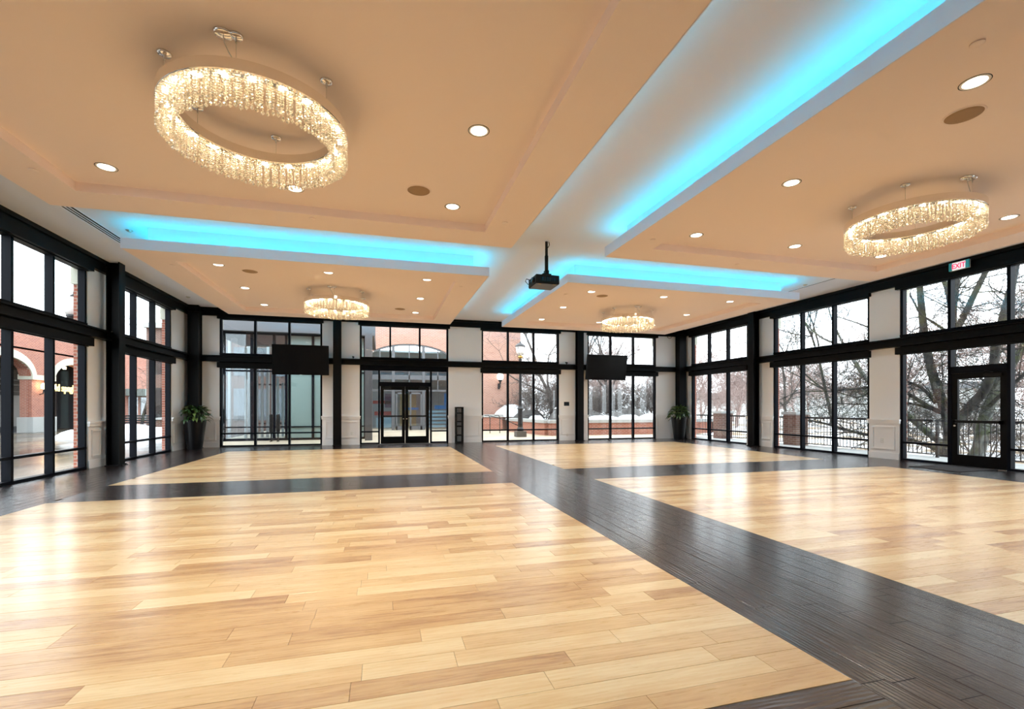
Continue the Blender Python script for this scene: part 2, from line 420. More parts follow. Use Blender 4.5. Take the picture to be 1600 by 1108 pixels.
for wall in ('back', 'left', 'right'):
    root = struct(empty(names[wall], wpt(wall, 0), ROT[wall]), wall_label[wall])
    sg = SGN[wall]
    edges = [EXT[wall][0]]
    for a, b in WIN[wall]: edges += [a, b]
    edges.append(EXT[wall][1])
    piers = [(edges[i], edges[i+1]) for i in range(0, len(edges), 2)]
    for (a, b) in piers:
        l0, l1 = sorted((a*sg, b*sg)); cap = (l0+l1)/2
        box('pier', M['cream'], root, l0, l1, 0, .14, 0, DECK)
        MB().box(l0+.004, l1-.004, .14, .26, -.15, 4.06).build('brick_pilaster', M['brick'], root)
        box('stone_capital', M['stone'], root, l0-.03, l1+.03, .14, .30, 4.06, 4.42)
        # wainscot: backing board, baseboard, chair rail and a framed panel
        box('wainscot_board', M['trim'], root, l0, l1, -.014, 0, 0, .93)
        box('baseboard', M['trim'], root, l0, l1, -.032, 0, 0, .17)
        rail = MB().box(l0-.02, l1+.02, -.045, 0, .93, 1.0).box(l0-.03, l1+.03, -.06, 0, 1.0, 1.045)
        rail.build('chair_rail', M['trim'], root)
        segs = [(l0, l1)]
        for c in COLS[wall]:
            if l0 < c*sg < l1: segs = [(l0, c*sg), (c*sg, l1)]
        for (p, q) in segs:
            if q-p < .3: continue
            p += .10; q -= .10; fr = MB()
            for bb in ((p, q, .25, .285), (p, q, .815, .85), (p, p+.035, .285, .815), (q-.035, q, .285, .815)):
                fr.box(bb[0], bb[1], -.040, -.01, bb[2], bb[3])
            fr.build('panel_moulding', M['trim'], root)
    # wall above the openings
    l0, l1 = sorted((EXT[wall][0]*sg, EXT[wall][1]*sg))
    box('lintel_band', M['cream'], root, l0, l1, .005, .14, Z_OPEN, DECK)
    box('brick_band', M['brick'], root, l0, l1, .14, .26, 4.42, 5.2)
    # steel
    bm = MB().box(l0, l1, -.21, -.02, 3.085, 3.115).box(l0, l1, -.21, -.02, 2.905, 2.935).box(l0, l1, -.13, -.10, 2.935, 3.085)
    side = {'back': 'far wall', 'left': 'arcade-side wall', 'right': 'terrace-side wall'}[wall]
    struct(bm.build('beam', M['steel'], None, wpt(wall, 0), ROT[wall]), 'black steel mid-height beam along the ' + side)
    tb = MB().box(l0, l1, -.10, .0, 4.46, DECK).box(l0, l1, -.16, -.0, 4.64, DECK)
    struct(tb.build('beam', M['steel'], None, wpt(wall, 0), ROT[wall]), 'black steel top beam under the ceiling along the ' + side)
    for c in COLS[wall]:
        mb = MB(); w = .13
        mb.box(-w, w, -w, -w+.022, 0, DECK).box(-w, w, w-.022, w, 0, DECK).box(-.011, .011, -w+.022, w-.022, 0, DECK)
        mb.box(-w-.02, w+.02, -w-.05, w+.02, 0, .018)
        for sx in (-1, 1): mb.lathe([(.016, .018), (.016, .04), (0, .04)], 6, (sx*.10, -w-.03, 0))
        p = wpt(wall, c, 0, -.27)
        struct(mb.build('column', M['steel'], None, p, ROT[wall]), COL_LAB[(wall, c)])
for (x, y, lab) in ((-5.98, 17.76, 'black steel corner column beside the planter and arcade windows'), (12.52, 17.76, 'black steel corner column beside the planter and terrace windows')):
    mb = MB().box(-.16, .16, -.16, -.13, 0, DECK).box(-.16, .16, .13, .16, 0, DECK).box(-.14, .14, -.13, .13, 0, DECK)
    mb.box(-.2, .2, -.2, .2, 4.5, 4.56).box(-.19, .19, -.19, .19, 0, .02)
    struct(mb.build('column', M['steel'], None, (x, y, 0)), lab)
wf = struct(box('wall_front', M['cream'], None, XL-.12, XR+.12, YF-.14, YF, 0, DECK), 'plain cream front wall behind the viewer')
MB().box(XL, XR, YF, YF+.03, 0, .17).build('baseboard', M['trim'], wf)

WN = [0]
def window(wall, a, b, lab, door=None):
    """curtain-wall window, three bays; door = 'double' or 'single' fills part of the lower light"""
    WN[0] += 1
    W_ = b-a; c = (a+b)/2
    r = struct(empty('window_%d' % WN[0], wpt(wall, c), ROT[wall]), lab)
    h = W_/2; fw = .032; y0, y1 = .02, .15
    xs = [-h, -h+W_/3, -h+2*W_/3, h]
    A = M['alu']
    for s in (-1, 1):
        box('jamb', A, r, min(s*h, s*(h-.065)), max(s*h, s*(h-.065)), y0, y1, 0, Z_OPEN)
    box('spandrel', A, r, -h, h, .04, .14, 2.72, 3.18)
    box('head', A, r, -h, h, y0, y1, 4.36, Z_OPEN)
    box('upper_sill', A, r, -h, h, 0, y1, 3.16, 3.21)
    for z0, z1, nm in ((2.71, 2.89, 'blind_cassette'), (4.37, 4.50, 'blind_cassette')):
        if door == 'double' and z0 < 3: continue
        mb = MB().box(-h-.05, h+.05, -.10, .03, z0, z1); mb.box(-h+.02, h-.02, -.03, .0, z0-.02, z0)
        mb.build(nm, M['steel'], r)
    lower = xs[1:3]
    if door == 'double': lower = [-h+.68, h-.66]
    def pane(x0, x1, z0, z1): box('pane', M['glass'], r, x0, x1, .08, .092, z0, z1)
    for x in xs[1:3]: box('mullion', A, r, x-fw, x+fw, y0-.01, y1, 3.19, 4.38)
    for x in lower: box('mullion', A, r, x-fw, x+fw, y0-.01, y1, 0, 2.74)
    for i in range(3): pane(xs[i]+.03, xs[i+1]-.03, 3.2, 4.37)
    lx = [-h, *lower, h]
    for i in range(3):
        x0, x1 = lx[i]+.03, lx[i+1]-.03
        if door and i == 1:
            box('door_head', A, r, x0-.02, x1+.02, y0-.01, y1, 2.14, 2.30)
            pane(x0, x1, 2.29, 2.73)
            continue
        box('sill', A, r, x0-.02, x1+.02, y0-.01, y1, 0, .055)
        box('lower_rail', A, r, x0-.02, x1+.02, y0-.01, y1-.02, .435, .485)
        pane(x0, x1, .05, .44); pane(x0, x1, .48, 2.73)
    return r, lx
win_labels = {
 'back': ['window bay looking into the teal glass vestibule', 'window bay around the double entrance doors', 'window bay showing the lamp post and salmon brick', 'window bay showing the low wall with snowy boulders'],
 'left': ['arcade-side window bay closest to the front wall', 'second arcade-side window bay from the front wall', 'arcade-side window bay showing stone arches and gold sign', 'arcade-side window bay showing snow bank and bare sapling'],
 'right': ['terrace-side window bay closest to the front wall', 'terrace-side window bay containing the single exit door', 'terrace-side window bay crossed by long bare branches', 'terrace-side window bay next to the far planter']}
for wall in ('back', 'left', 'right'):
    for i, (a, b) in enumerate(WIN[wall]):
        d = 'double' if (wall == 'back' and i == 1) else 'single' if (wall == 'right' and i == 1) else None
        window(wall, a, b, win_labels[wall][i], d)

def door_leaf(root, x0, x1, zt, hinge):
    st = MB(); y0, y1 = .03, .09
    st.box(x0, x0+.11, y0, y1, .01, zt).box(x1-.11, x1, y0, y1, .01, zt)
    st.box(x0+.11, x1-.11, y0, y1, .01, .27).box(x0+.11, x1-.11, y0, y1, zt-.13, zt)
    lf = st.build('leaf', M['steel'], root)
    box('pane', M['glass'], lf, x0+.10, x1-.10, .055, .063, .26, zt-.12)
    MB().box(x0+.05, x1-.05, -.035, -.01, 1.00, 1.06).box(x0+.05, x0+.10, -.035, .03, .99, 1.07).box(x1-.10, x1-.05, -.035, .03, .99, 1.07).build('push_bar', M['blackmat'], lf)
    hx = x0+.06 if hinge < 0 else x1-.06
    mb = MB().box(min(hx, hx-hinge*.32), max(hx, hx-hinge*.32), -.03, .03, zt-.10, zt-.04)
    mb.tube([(hx-hinge*.28, -.02, zt-.03), (hx-hinge*.10, -.10, zt-.02), (hx-hinge*.30, -.02, zt+.02)], .009, 5)
    mb.build('door_closer', M['blackmat'], lf)
    kx = x1-.055 if hinge < 0 else x0+.055
    MB().lathe([(.02, 0), (.02, .012), (0, .014)], 10).build('lock_cylinder', M['nickel'], lf, (kx, .03, .93)).rotation_euler = (PI/2, 0, 0)
r = struct(empty('door_1', (.82, YB, 0)), 'black double entrance doors with glass panes and push bars')
door_leaf(r, -.885, -.006, 2.14, -1); door_leaf(r, .006, .885, 2.14, 1)
MB().box(-.9, .9, .0, .14, 0, .012).build('threshold', M['nickel'], r)
r = struct(empty('door_2', wpt('right', 7.35), ROT['right']), 'black single exit door with glass pane facing the terrace')
door_leaf(r, -.50, .50, 2.14, 1)
MB().box(-.5, .5, .0, .14, 0, .012).build('threshold', M['nickel'], r)

# ------------------------------------------------------------------ ceiling deck, trays with cove light
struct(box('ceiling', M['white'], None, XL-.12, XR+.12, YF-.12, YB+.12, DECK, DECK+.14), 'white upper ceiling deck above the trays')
TRAYS = {
 'a': (-4.53, 2.24, 1.78, 8.13, 'tan ceiling tray holding the largest chandelier'),
 'b': (4.07, 10.66, 1.78, 8.13, 'tan ceiling tray beside the exit sign'),
 'c': (-4.53, 2.24, 9.98, 16.13, 'tan ceiling tray in front of the double doors'),
 'd': (4.07, 10.66, 9.98, 16.13, 'tan ceiling tray in front of the snowy garden windows')}
def ring(mb, o, i, z0, z1):
    (a, b, c, d), (e, f, g, h) = o, i
    vs = []
    for z in (z0, z1):
        vs += [(a,c,z),(b,c,z),(b,d,z),(a,d,z),(e,g,z),(f,g,z),(f,h,z),(e,h,z)]
    fs = []
    for k in range(4):
        q = (k+1) % 4
        fs += [(k, 4+k, 4+q, q), (8+k, 8+q, 12+q, 12+k), (k, q, 8+q, 8+k), (4+k, 12+k, 12+q, 4+q)]
    return mb.add(vs, fs)
def inset(t, d): return (t[0]+d, t[1]-d, t[2]+d, t[3]-d)
for key, (x0, x1, y0, y1, lab) in TRAYS.items():
    t = (x0, x1, y0, y1); ox, oy = (x0+x1)/2, (y0+y1)/2
    o = (x0-ox, x1-ox, y0-oy, y1-oy)
    r = struct(empty('ceiling_tray', (ox, oy, TRAY)), lab)
    ring(MB(), inset(o, .012), inset(o, .63), 0, .15).build('soffit', M['tan'], r)
    box('coffer', M['tan'], r, *inset(o, .60), COFFER-TRAY, COFFER-TRAY+.05)
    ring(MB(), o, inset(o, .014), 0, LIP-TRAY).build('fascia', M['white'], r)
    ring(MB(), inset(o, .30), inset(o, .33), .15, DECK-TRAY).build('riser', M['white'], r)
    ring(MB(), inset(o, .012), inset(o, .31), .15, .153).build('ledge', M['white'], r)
    q = inset(o, .09); w = .022; z0, z1 = .155, .163
    for b in ((q[0], q[1], q[2]-w, q[2]), (q[0], q[1], q[3], q[3]+w), (q[0]-w, q[0], q[2], q[3]), (q[1], q[1]+w, q[2], q[3])):
        box('led_strip', M['led'], r, *b, z0, z1)

# ------------------------------------------------------------------ downlights, speakers, sprinklers, diffusers
TN = {'a': 'big chandelier tray', 'b': 'exit-sign tray', 'c': 'double-door tray', 'd': 'garden-window tray'}
TX = {'a': (-3.30, -1.15, 1.0), 'c': (-3.30, -1.15, 1.0), 'b': (5.23, 7.35, 9.46), 'd': (5.18, 7.30, 9.42)}
TY = {'a': (3.02, 4.97, 6.95), 'b': (3.02, 5.02, 6.98), 'c': (11.07, 13.05, 15.03), 'd': (11.10, 13.06, 15.03)}
CN = {'a': ('window-side', 'middle', 'aisle-side'), 'c': ('window-side', 'middle', 'aisle-side'), 'b': ('aisle-side', 'middle', 'window-side'), 'd': ('aisle-side', 'middle', 'window-side')}
dl_trim = MB().lathe([(.082, .012), (.086, -.002), (.104, -.006), (.110, 0), (.110, .004), (.086, .012)], 32).mesh('trim_ring', M['trim'], True)
dl_edge = MB().lathe([(.1105, -.0015), (.1155, -.0015), (.1155, .002), (.1105, .002)], 32).mesh('shadow_ring', M['blackmat'])
dl_lens = MB().lathe([(0, 0), (.055, .0015), (.092, .004), (.092, .008), (0, .008)], 32).mesh('lens', M['lens'], True)
for k in 'abcd':
    for i, x in enumerate(TX[k]):
        for j, y in enumerate(TY[k]):
            if i == 1 and j == 1: continue
            r = empty('downlight', (x, y, COFFER))
            tag(r, 'round recessed downlight in the %s, %s column, %s row' % (TN[k], CN[k][i], ('front', 'middle', 'rear')[j]), 'downlight', 'recessed ceiling downlights')
            obj('trim_ring', dl_trim, r); obj('shadow_ring', dl_edge, r); obj('lens', dl_lens, r, (0, 0, -.006))
            la = bpy.data.lights.new('downlight_beam', 'AREA'); la.shape = 'DISK'; la.size = .17; la.energy = DOWNLIGHT_WATTS; la.color = (1.0, .93, .82); la.spread = math.radians(115)
            obj('downlight_beam', la, r, (0, 0, -.012))
sp_rim = MB().lathe([(.150, 0), (.154, -.006), (.166, -.006), (.17, 0)], 36).mesh('rim', M['tan'], True)
sp_gr = MB().lathe([(0, -.005), (.10, -.0045), (.152, -.002), (.152, 0), (0, 0)], 36).mesh('grille', M['speaker'], True)
for (x, y, lab) in ((.48, 6.56, 'round tan speaker grille beside the big chandelier'), (5.71, 3.39, 'round tan speaker grille beside the large downlight near the cyan cove'),
                    (-2.79, 11.42, 'round speaker grille of the double-door tray, window-side corner'), (.51, 14.59, 'round speaker grille of the double-door tray, above the doors'),
                    (5.65, 11.44, 'round speaker grille of the garden-window tray beside a downlight')):
    r = tag(empty('ceiling_speaker', (x, y, COFFER)), lab, 'speaker', 'flush ceiling speakers')
    obj('rim', sp_rim, r); obj('grille', sp_gr, r)
sk = MB().lathe([(0, -.012), (.042, -.012), (.046, -.009), (.046, -.004), (.038, -.004), (.038, 0), (0, 0)], 20).mesh('sprinkler_cover', M['tan'], True)
for (u, v, lab) in ((52, 265, 'pale sprinkler cover on the tray rim above the arcade windows'), (1527, 67, 'sprinkler cover on the tray rim beside the wide cyan cove'),
                    (789, 348, 'sprinkler cover at the tray corner beside the projector'), (1020, 374, 'sprinkler cover on the exit-sign tray rim opposite the projector'),
                    (1152, 413, 'sprinkler cover on the rear rim of the exit-sign tray'), (488, 341, 'sprinkler cover on the rear rim of the big chandelier tray'),
                    (269, 414, 'sprinkler cover on the double-door tray rim by the window beam'), (884, 459.5, 'sprinkler cover on the garden-window tray rim by the aisle'), (720, 448, 'sprinkler cover on the double-door tray rim by the aisle')):
    p = at_z(u, v, TRAY); o = obj('sprinkler_cover', sk, None, p); tag(o, lab, 'sprinkler', 'ceiling sprinkler covers')
def diffuser(x, y0, y1, n, lab):
    L = y1-y0; r = tag(empty('slot_diffuser', (x, (y0+y1)/2, DECK)), lab, 'air vent', 'linear slot air diffusers')
    w = .03*n
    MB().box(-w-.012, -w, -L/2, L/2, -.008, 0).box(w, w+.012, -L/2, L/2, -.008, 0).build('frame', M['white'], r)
    for i in range(n):
        c = -w + .03 + i*.06
        box('slot', M['blackmat'], r, c-.018, c+.018, -L/2, L/2, -.003, 0)
        if i: box('vane', M['white'], r, c-.042, c-.018, -L/2, L/2, -.008, 0)
diffuser(-5.1, 8.3, 12.2, 3, 'three-slot black air diffuser above the arcade windows')
diffuser(11.37, 8.9, 12.2, 1, 'single-slot air diffuser above the terrace windows')
for (u, v, lab) in ((202, 360, 'tiny dark sensor on the white deck beside the slot diffuser'), (294, 464, 'tiny dark sensor on the white deck above the corner column'), (1258, 445, 'tiny dark sensor on the deck at the end of the cyan cove')):
    p = at_z(u, v, DECK); mb = MB().lathe([(0, -.03), (.03, -.028), (.045, -.01), (.06, -.008), (.06, 0), (0, 0)], 16)
    tag(mb.build('ceiling_sensor', M['nickel'], None, p), lab, 'sensor')

# ------------------------------------------------------------------ chandeliers
def strand_mesh(length, nb):
    mb = MB(); step = length/nb
    for i in range(nb):
        z = -i*step - step/2; rr = .0105 if i < nb-1 else .0145
        hh = step*.44 if i < nb-1 else .018
        vs = [(0, 0, z+hh), (0, 0, z-hh)]; n = 5
        for k in range(n):
            t = 2*PI*k/n + i*.5
            vs.append((rr*math.cos(t), rr*math.sin(t), z+hh*.28))
        for k in range(n):
            t = 2*PI*(k+.5)/n + i*.5
            vs.append((rr*math.cos(t), rr*math.sin(t), z-hh*.28))
        fs = []
        for k in range(n):
            q = (k+1) % n
            fs += [(0, 2+k, 2+q), (2+k, 7+k, 2+q), (2+q, 7+k, 7+q), (1, 7+q, 7+k)]
        mb.add(vs, fs)
    return mb
STR = [strand_mesh(L, n).mesh('crystal_strand', M['crystal']) for L, n in ((.235, 11), (.225, 10), (.215, 10))]
bulb_me = MB().lathe([(0, -.010), (.014, -.008), (.022, 0), (.022, .012), (0, .012)], 10).mesh('bulb', M['bulb'], True)
canopy_me = MB().lathe([(0, -.022), (.045, -.020), (.052, -.012), (.055, 0), (0, 0)], 24).mesh('suspension_canopy', M['chrome'], True)
def chandelier(x, y, lab, detail, ang):
    r = tag(empty('chandelier', (x, y, COFFER)), lab, 'chandelier', 'round crystal chandeliers')
    R = .79; zt, zb = -.215, -.315
    n = 72; mb = MB()
    prof = [(R, zb), (R+.006, zb+.004), (R+.006, zt-.004), (R, zt), (.66, zt), (.655, zt-.004), (.655, zb+.004), (.66, zb), (.69, zb), (.69, zb+.03), (.76, zb+.03), (.76, zb)]
    vs = []; fs = []
    for (a, z) in prof:
        for k in range(n):
            t = 2*PI*k/n; vs.append((a*math.cos(t), a*math.sin(t), z))
    m_ = len(prof)
    for i in range(m_):
        j = (i+1) % m_
        for k in range(n):
            q = (k+1) % n; fs.append((i*n+k, j*n+k, j*n+q, i*n+q))
    mb.add(vs, fs); mb.build('ring_band', M['chrome'], r, smooth=False)
    for k in range(6):
        t = PI/6 + k*PI/3 + PI/3*0; px, py = .735*math.cos(t), .735*math.sin(t)
        obj('suspension_canopy', canopy_me, r, (px, py, 0))
        MB().lathe([(.008, -.06), (.008, -.02)], 8).tube([(0, 0, -.05), (0, 0, zt)], .0022, 4).build('cable', M['nickel'], r, (px, py, 0))
    px, py = .735*math.cos(-PI/2)-.09, .735*math.sin(-PI/2)
    MB().lathe([(0, -.022), (.062, -.020), (.070, -.010), (.072, 0), (0, 0)], 24).build('power_canopy', M['chrome'], r, (px, py, 0), smooth=True)
    MB().tube([(px, py, -.02), (px+.005, py, -.07), (px+.035, py, -.14), (px+.08, py+.005, zt)], .0045, 6).build('power_cord', M['nickel'], r, smooth=True)
    nb = 20
    for k in range(nb):
        t = 2*PI*(k+.5)/nb
        obj('bulb', bulb_me, r, (.725*math.cos(t), .725*math.sin(t), zb+.014))
    rng = random.Random(int(x*10))
    rows = ((.784, 128), (.748, 60), (.668, 108))
    if detail:
        for rr, c in rows:
            for k in range(c):
                t = 2*PI*(k+rng.uniform(-.05, .05))/c + rr
                obj('crystal_strand', rng.choice(STR), r, (rr*math.cos(t), rr*math.sin(t), zb+.002), rng.uniform(0, 6))
    else:
        mb = MB(); base = [strand_mesh(L, n_) for L, n_ in ((.235, 9), (.215, 9))]
        for rr, c in rows:
            for k in range(c):
                t = 2*PI*k/c + rr; b = rng.choice(base); dx, dy = rr*math.cos(t), rr*math.sin(t)
                mb.add([(v[0]+dx, v[1]+dy, v[2]+zb) for v in b.v], b.f)
        tag(mb.build('crystal_fringe', M['crystal'], r), kind='stuff')
chandelier(-1.13, 4.95, 'largest round crystal chandelier, in the tray over the light floor', True, 0)
chandelier(7.37, 5.02, 'round crystal chandelier hanging close to the exit sign', True, 0)
chandelier(-1.14, 13.05, 'round crystal chandelier hanging in front of the double doors', False, 0)
chandelier(7.30, 13.06, 'round crystal chandelier hanging in front of the wall screen and garden windows', False, 0)

# ------------------------------------------------------------------ projector
r = tag(empty('projector', (3.20, 8.98, DECK)), 'black projector hanging from the white ceiling on a pole', 'projector')
MB().bevbox(-.25, .25, -.08, .42, -.88, -.70, .012).build('body', M['blackmat'], r)
MB().box(-.235, .235, -.065, .405, -.884, -.879).build('base_plate', M['greymetal'], r)
MB().tube([(0, 0, -.01), (0, 0, -.35)], .028, 12).tube([(0, 0, -.30), (0, 0, -.60)], .036, 12).build('pole', M['blackmat'], r, smooth=True)
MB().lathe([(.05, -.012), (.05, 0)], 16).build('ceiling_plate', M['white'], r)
MB().box(-.09, .09, -.04, .18, -.69, -.665).box(-.04, .04, -.04, .06, -.665, -.60).build('bracket', M['blackmat'], r)
MB().tube([(.06, .02, -.005), (.07, .02, -.06), (.05, .01, -.10), (.03, .005, -.13)], .008, 6).build('cable', M['blackmat'], r, smooth=True)
MB().tube([(-.25, .28, -.74), (-.33, .30, -.71), (-.35, .31, -.76), (-.30, .30, -.82), (-.25, .28, -.80)], .008, 6).build('side_cable', M['blackmat'], r, smooth=True)
MB().lathe([(.05, 0), (.06, .02), (.045, .05), (.04, .05), (0, .045)], 20).build('lens', M['blackgloss'], r, (-.25, .05, -.79), smooth=True).rotation_euler = (0, -PI/2, 0)
for sx in (-.16, .15): box('foot', M['brass'], r, sx-.03, sx+.03, -.06, -.03, -.890, -.884)
for i in range(7): box('vent_slot', M['blackgloss'], r, -.17+i*.05, -.14+i*.05, -.083, -.079, -.83, -.75)

# ------------------------------------------------------------------ wall-mounted screens
def tv(x, tilt, lab, yaw=0):
    r = tag(empty('television', (x, 17.50, 2.99)), lab, 'television', 'wide black screens on the far wall')
    body = MB().bevbox(-.905, .905, 0, .05, -.515, .515, .01); b = body.build('bezel', M['blackgloss'], r)
    box('screen', M['screen'], r, -.893, .893, -.004, .003, -.500, .503)
    MB().box(-.45, .45, .05, .085, -.30, .28).build('back_cover', M['blackmat'], r)
    MB().box(-.03, .03, -.0055, -.004, -.513, -.505).build('status_bar', M['nickel'], b)
    MB().box(-.16, .16, .085, .10, -.14, .14).tube([(0, .10, 0), (0, .30, .0)], .035, 8).box(-.2, .2, .28, .325, -.07, .12).build('mount_arm', M['blackmat'], r)
    r.rotation_euler = (tilt, 0, yaw)
tv(-2.71, math.radians(3), 'wide black television over the vestibule window')
tv(8.85, math.radians(11), 'black tilted television over the garden window', 0)

# ------------------------------------------------------------------ exit sign
r = tag(empty('exit_sign', (12.60, 7.56, 4.56)), 'red EXIT sign with cyan light painted on its ends above the exit door', 'sign')
r.rotation_euler = (0, 0, -PI/2)
MB().bevbox(-.19, .19, -.03, .03, -.085, .10, .006).build('housing', M['plate'], r)
box('face', M['exitface'], r, -.125, .125, -.034, -.03, -.08, .085)
for s in (-1, 1): box('end_cap', M['cyanspill'], r, s*.16-.032, s*.16+.032, -.035, .0, -.084, .099)
box('mount', M['plate'], r, -.05, .05, .03, .10, .0, .06)
fc = bpy.data.curves.new('lettering', 'FONT'); fc.body = 'EXIT'; fc.size = .155; fc.align_x = 'CENTER'; fc.align_y = 'CENTER'; fc.extrude = .002; fc.offset = .003
fc.materials.append(M['exitred'])
o = obj('lettering', text_mesh(fc), r, (0, -.037, .0)); o.rotation_euler = (PI/2, 0, 0); o.scale = (.82, 1, 1)

# ------------------------------------------------------------------ planters
def leaf_mesh(L, w, bend):
    n = 6; vs = []; fs = []
    for i in range(n+1):
        t = i/n; ww = w*math.sin(PI*min(1, t*.93+.04))**.8*(1-.25*t)
        x = L*t*(1-.12*bend*t); z = L*(.25*t - bend*t*t*.55)
        if i in (0, n): ww = .002
        vs += [(x, -ww, z+ww*.35), (x, 0, z), (x, ww, z+ww*.35)]
    for i in range(n):
        a = i*3; fs += [(a, a+1, a+4, a+3), (a+1, a+2, a+5, a+4)]
    return MB().add(vs, fs).mesh('leaf', M['leaf'], True)
LEAVES = [leaf_mesh(.26, .046, .7), leaf_mesh(.31, .052, 1.1), leaf_mesh(.22, .042, .4)]
def planter(x, y, lab, seed):
    rng = random.Random(seed)
    r = tag(empty('potted_plant', (x, y, 0)), lab, 'potted plant', 'black corner planters')
    prof = [(0, .0), (.195, .0), (.205, .01), (.315, .90), (.325, .92), (.325, .945), (.300, .945), (.295, .90), (.285, .86), (0, .86)]
    MB().lathe(prof, 40).build('pot', M['pot'], r, smooth=False)
    MB().lathe([(0, .875), (.15, .885), (.288, .872)], 20).build('soil', M['soil'], r, smooth=True)
    st = MB()
    for k in range(10):
        a = rng.uniform(0, 2*PI); q = rng.uniform(.05, .2); h = rng.uniform(.25, .42)
        st.tube([(q*math.cos(a)*.5, q*math.sin(a)*.5, .87), (q*math.cos(a), q*math.sin(a), .87+h*.6), (1.4*q*math.cos(a), 1.4*q*math.sin(a), .87+h)], [.008, .006, .003], 5)
    st.build('stems', M['leaf'], r, smooth=True)
    for k in range(150):
        for _ in range(40):                                        # keep leaf tips clear of walls and column
            a = rng.uniform(0, 2*PI); t = rng.random()**.6         # t: 0 crown, 1 rim of the dome
            yaw = a + rng.uniform(-.6, .6); reach = .34*(.55 + .45*t)
            tx = x + (.04+.25*t)*math.cos(a) + reach*math.cos(yaw); ty = y + (.04+.25*t)*math.sin(a) + reach*math.sin(yaw)
            if tx < XL+.07 or tx > XR-.07 or ty > YB-.08: continue
            if any(abs(tx-cx_) < .24 and abs(ty-17.76) < .24 for cx_ in (-5.98, 12.52)): continue
            break
        q = .04 + .25*t; z = .93 + .36*math.sqrt(max(0, 1-t*t)) + rng.uniform(-.06, .05)
        o = obj('leaf', rng.choice(LEAVES), r, (q*math.cos(a), q*math.sin(a), z))
        o.rotation_euler = (rng.uniform(-.4, .4), -.75*(1-t) + .25*t + rng.uniform(-.25, .25), yaw)
        s = rng.uniform(.8, 1.08); o.scale = (s, s, s)
planter(-5.80, 17.22, 'leafy plant in a tall black pot beside the arcade-side corner column', 3)
planter(12.07, 17.25, 'leafy plant in a tall black pot beside the terrace-side corner column', 5)

# ------------------------------------------------------------------ fretwork stand, plates, mats, cameras
r = tag(empty('fretwork_stand', (2.82, 17.80, 0)), 'tall narrow black fretwork stand against the cream pier', 'stand')
for sx in (-1, 1):
    for sy in (-1, 1): box('post', M['blackmat'], r, sx*.125-.022, sx*.125+.022, sy*.125-.022, sy*.125+.022, 0, 1.36)
lev = [0.03, .30, .64, .82, 1.14, 1.345]
for z in lev:
    fr = MB()
    for s in (-1, 1): fr.box(-.103, .103, s*.125-.015, s*.125+.015, z-.022, z+.022).box(s*.125-.015, s*.125+.015, -.103, .103, z-.022, z+.022)
    fr.build('rail_frame', M['blackmat'], r)
MB().box(-.15, .15, -.15, .15, 1.36, 1.375).build('top', M['blackmat'], r)
for i in range(5):
    z0, z1 = lev[i]+.022, lev[i+1]-.022; la = MB()
    for fy in (-.118, .118):
        for k in range(-3, 4):
            for d in (-1, 1):
                pts = []
                for t in (0, 1):
                    pass
                x0_, x1_ = k*.052 - d*(z1-z0)/2*.6, k*.052 + d*(z1-z0)/2*.6
                za, zb_ = z0, z1
                # clip to the bay
                def clip(xa, zA, xb, zB):
                    pts = [(xa, zA), (xb, zB)]; out = []
                    for (p, q) in ((pts[0], pts[1]), (pts[1], pts[0])):
                        if abs(p[0]) <= .103: out.append(p)
                        else:
                            lim = .103 if p[0] > 0 else -.103
                            t = (lim-p[0])/(q[0]-p[0]) if q[0] != p[0] else 2
                            if 0 <= t <= 1: out.append((lim, p[1]+t*(q[1]-p[1])))
                    return out
                c = clip(x0_, za, x1_, zb_)
                if len(c) == 2 and math.dist(*c) > .02:
                    la.tube([(c[0][0], fy, c[0][1]), (c[1][0], fy, c[1][1])], .0055, 4)
    la.build('lattice_panel', M['blackmat'], r)
def plate(p, rz, w, h, m, lab, cat, name, grp=None):
    r = tag(empty(name, p, rz), lab, cat, grp)
    MB().bevbox(-w/2, w/2, -.008, .0, -h/2, h/2, .003).build('cover', m, r)
    if name == 'wall_outlet':
        for z in (-.025, .025): MB().box(-.016, .016, -.010, -.008, z-.014, z+.014).build('socket', M['trim'], r)
    else:
        box('display', M['screen'], r, -w*.42, w*.42, -.010, -.008, -h*.38, h*.38)
plate((7.30, YB-.0005, 1.505), 0, .23, .16, M['blackgloss'], 'small black control panel on the cream pier beside the column', 'control panel', 'control_panel')
for (p, rz, lab) in ((( -5.68, YB-.0145, .31), 0, 'white wall outlet on the wainscot behind the planter'), ((-1.07, YB-.0145, .42), 0, 'white wall outlet between the column and double doors'),
                     ((7.33, YB-.0145, .24), 0, 'white wall outlet below the black control panel'), ((XR-.0145, 9.41, .48), -PI/2, 'white wall outlet on the broad terrace-side pier')):
    plate(p, rz, .075, .12, M['plate'], lab, 'outlet', 'wall_outlet', 'wall outlets')
mb = MB().bevbox(-.60, .60, -.48, .48, 0, .012, .004)
tag(mb.build('door_mat', M['rug'], None, (12.18, 7.45, .001)), 'dark door mat in front of the single exit door', 'mat')
mb = MB().bevbox(-.95, .95, -.30, .30, 0, .012, .004)
tag(mb.build('door_mat', M['rug'], None, (.82, 17.62, .001)), 'thin dark door mat in front of the double doors', 'mat')
def beam_spot(x, lab):
    r = tag(empty('spot_camera', (x, YB-.12, 3.116)), lab, 'camera', 'small cameras on the far beam')
    MB().lathe([(.03, 0), (.03, .01), (.008, .012), (.008, .05), (0, .05)], 12).build('stem', M['blackmat'], r)
    o = MB().lathe([(0, -.06), (.022, -.06), (.03, -.04), (.03, .05), (0, .05)], 12).build('barrel', M['blackmat'], r, (0, 0, .065)); o.rotation_euler = (PI/2+.2, 0, .3)
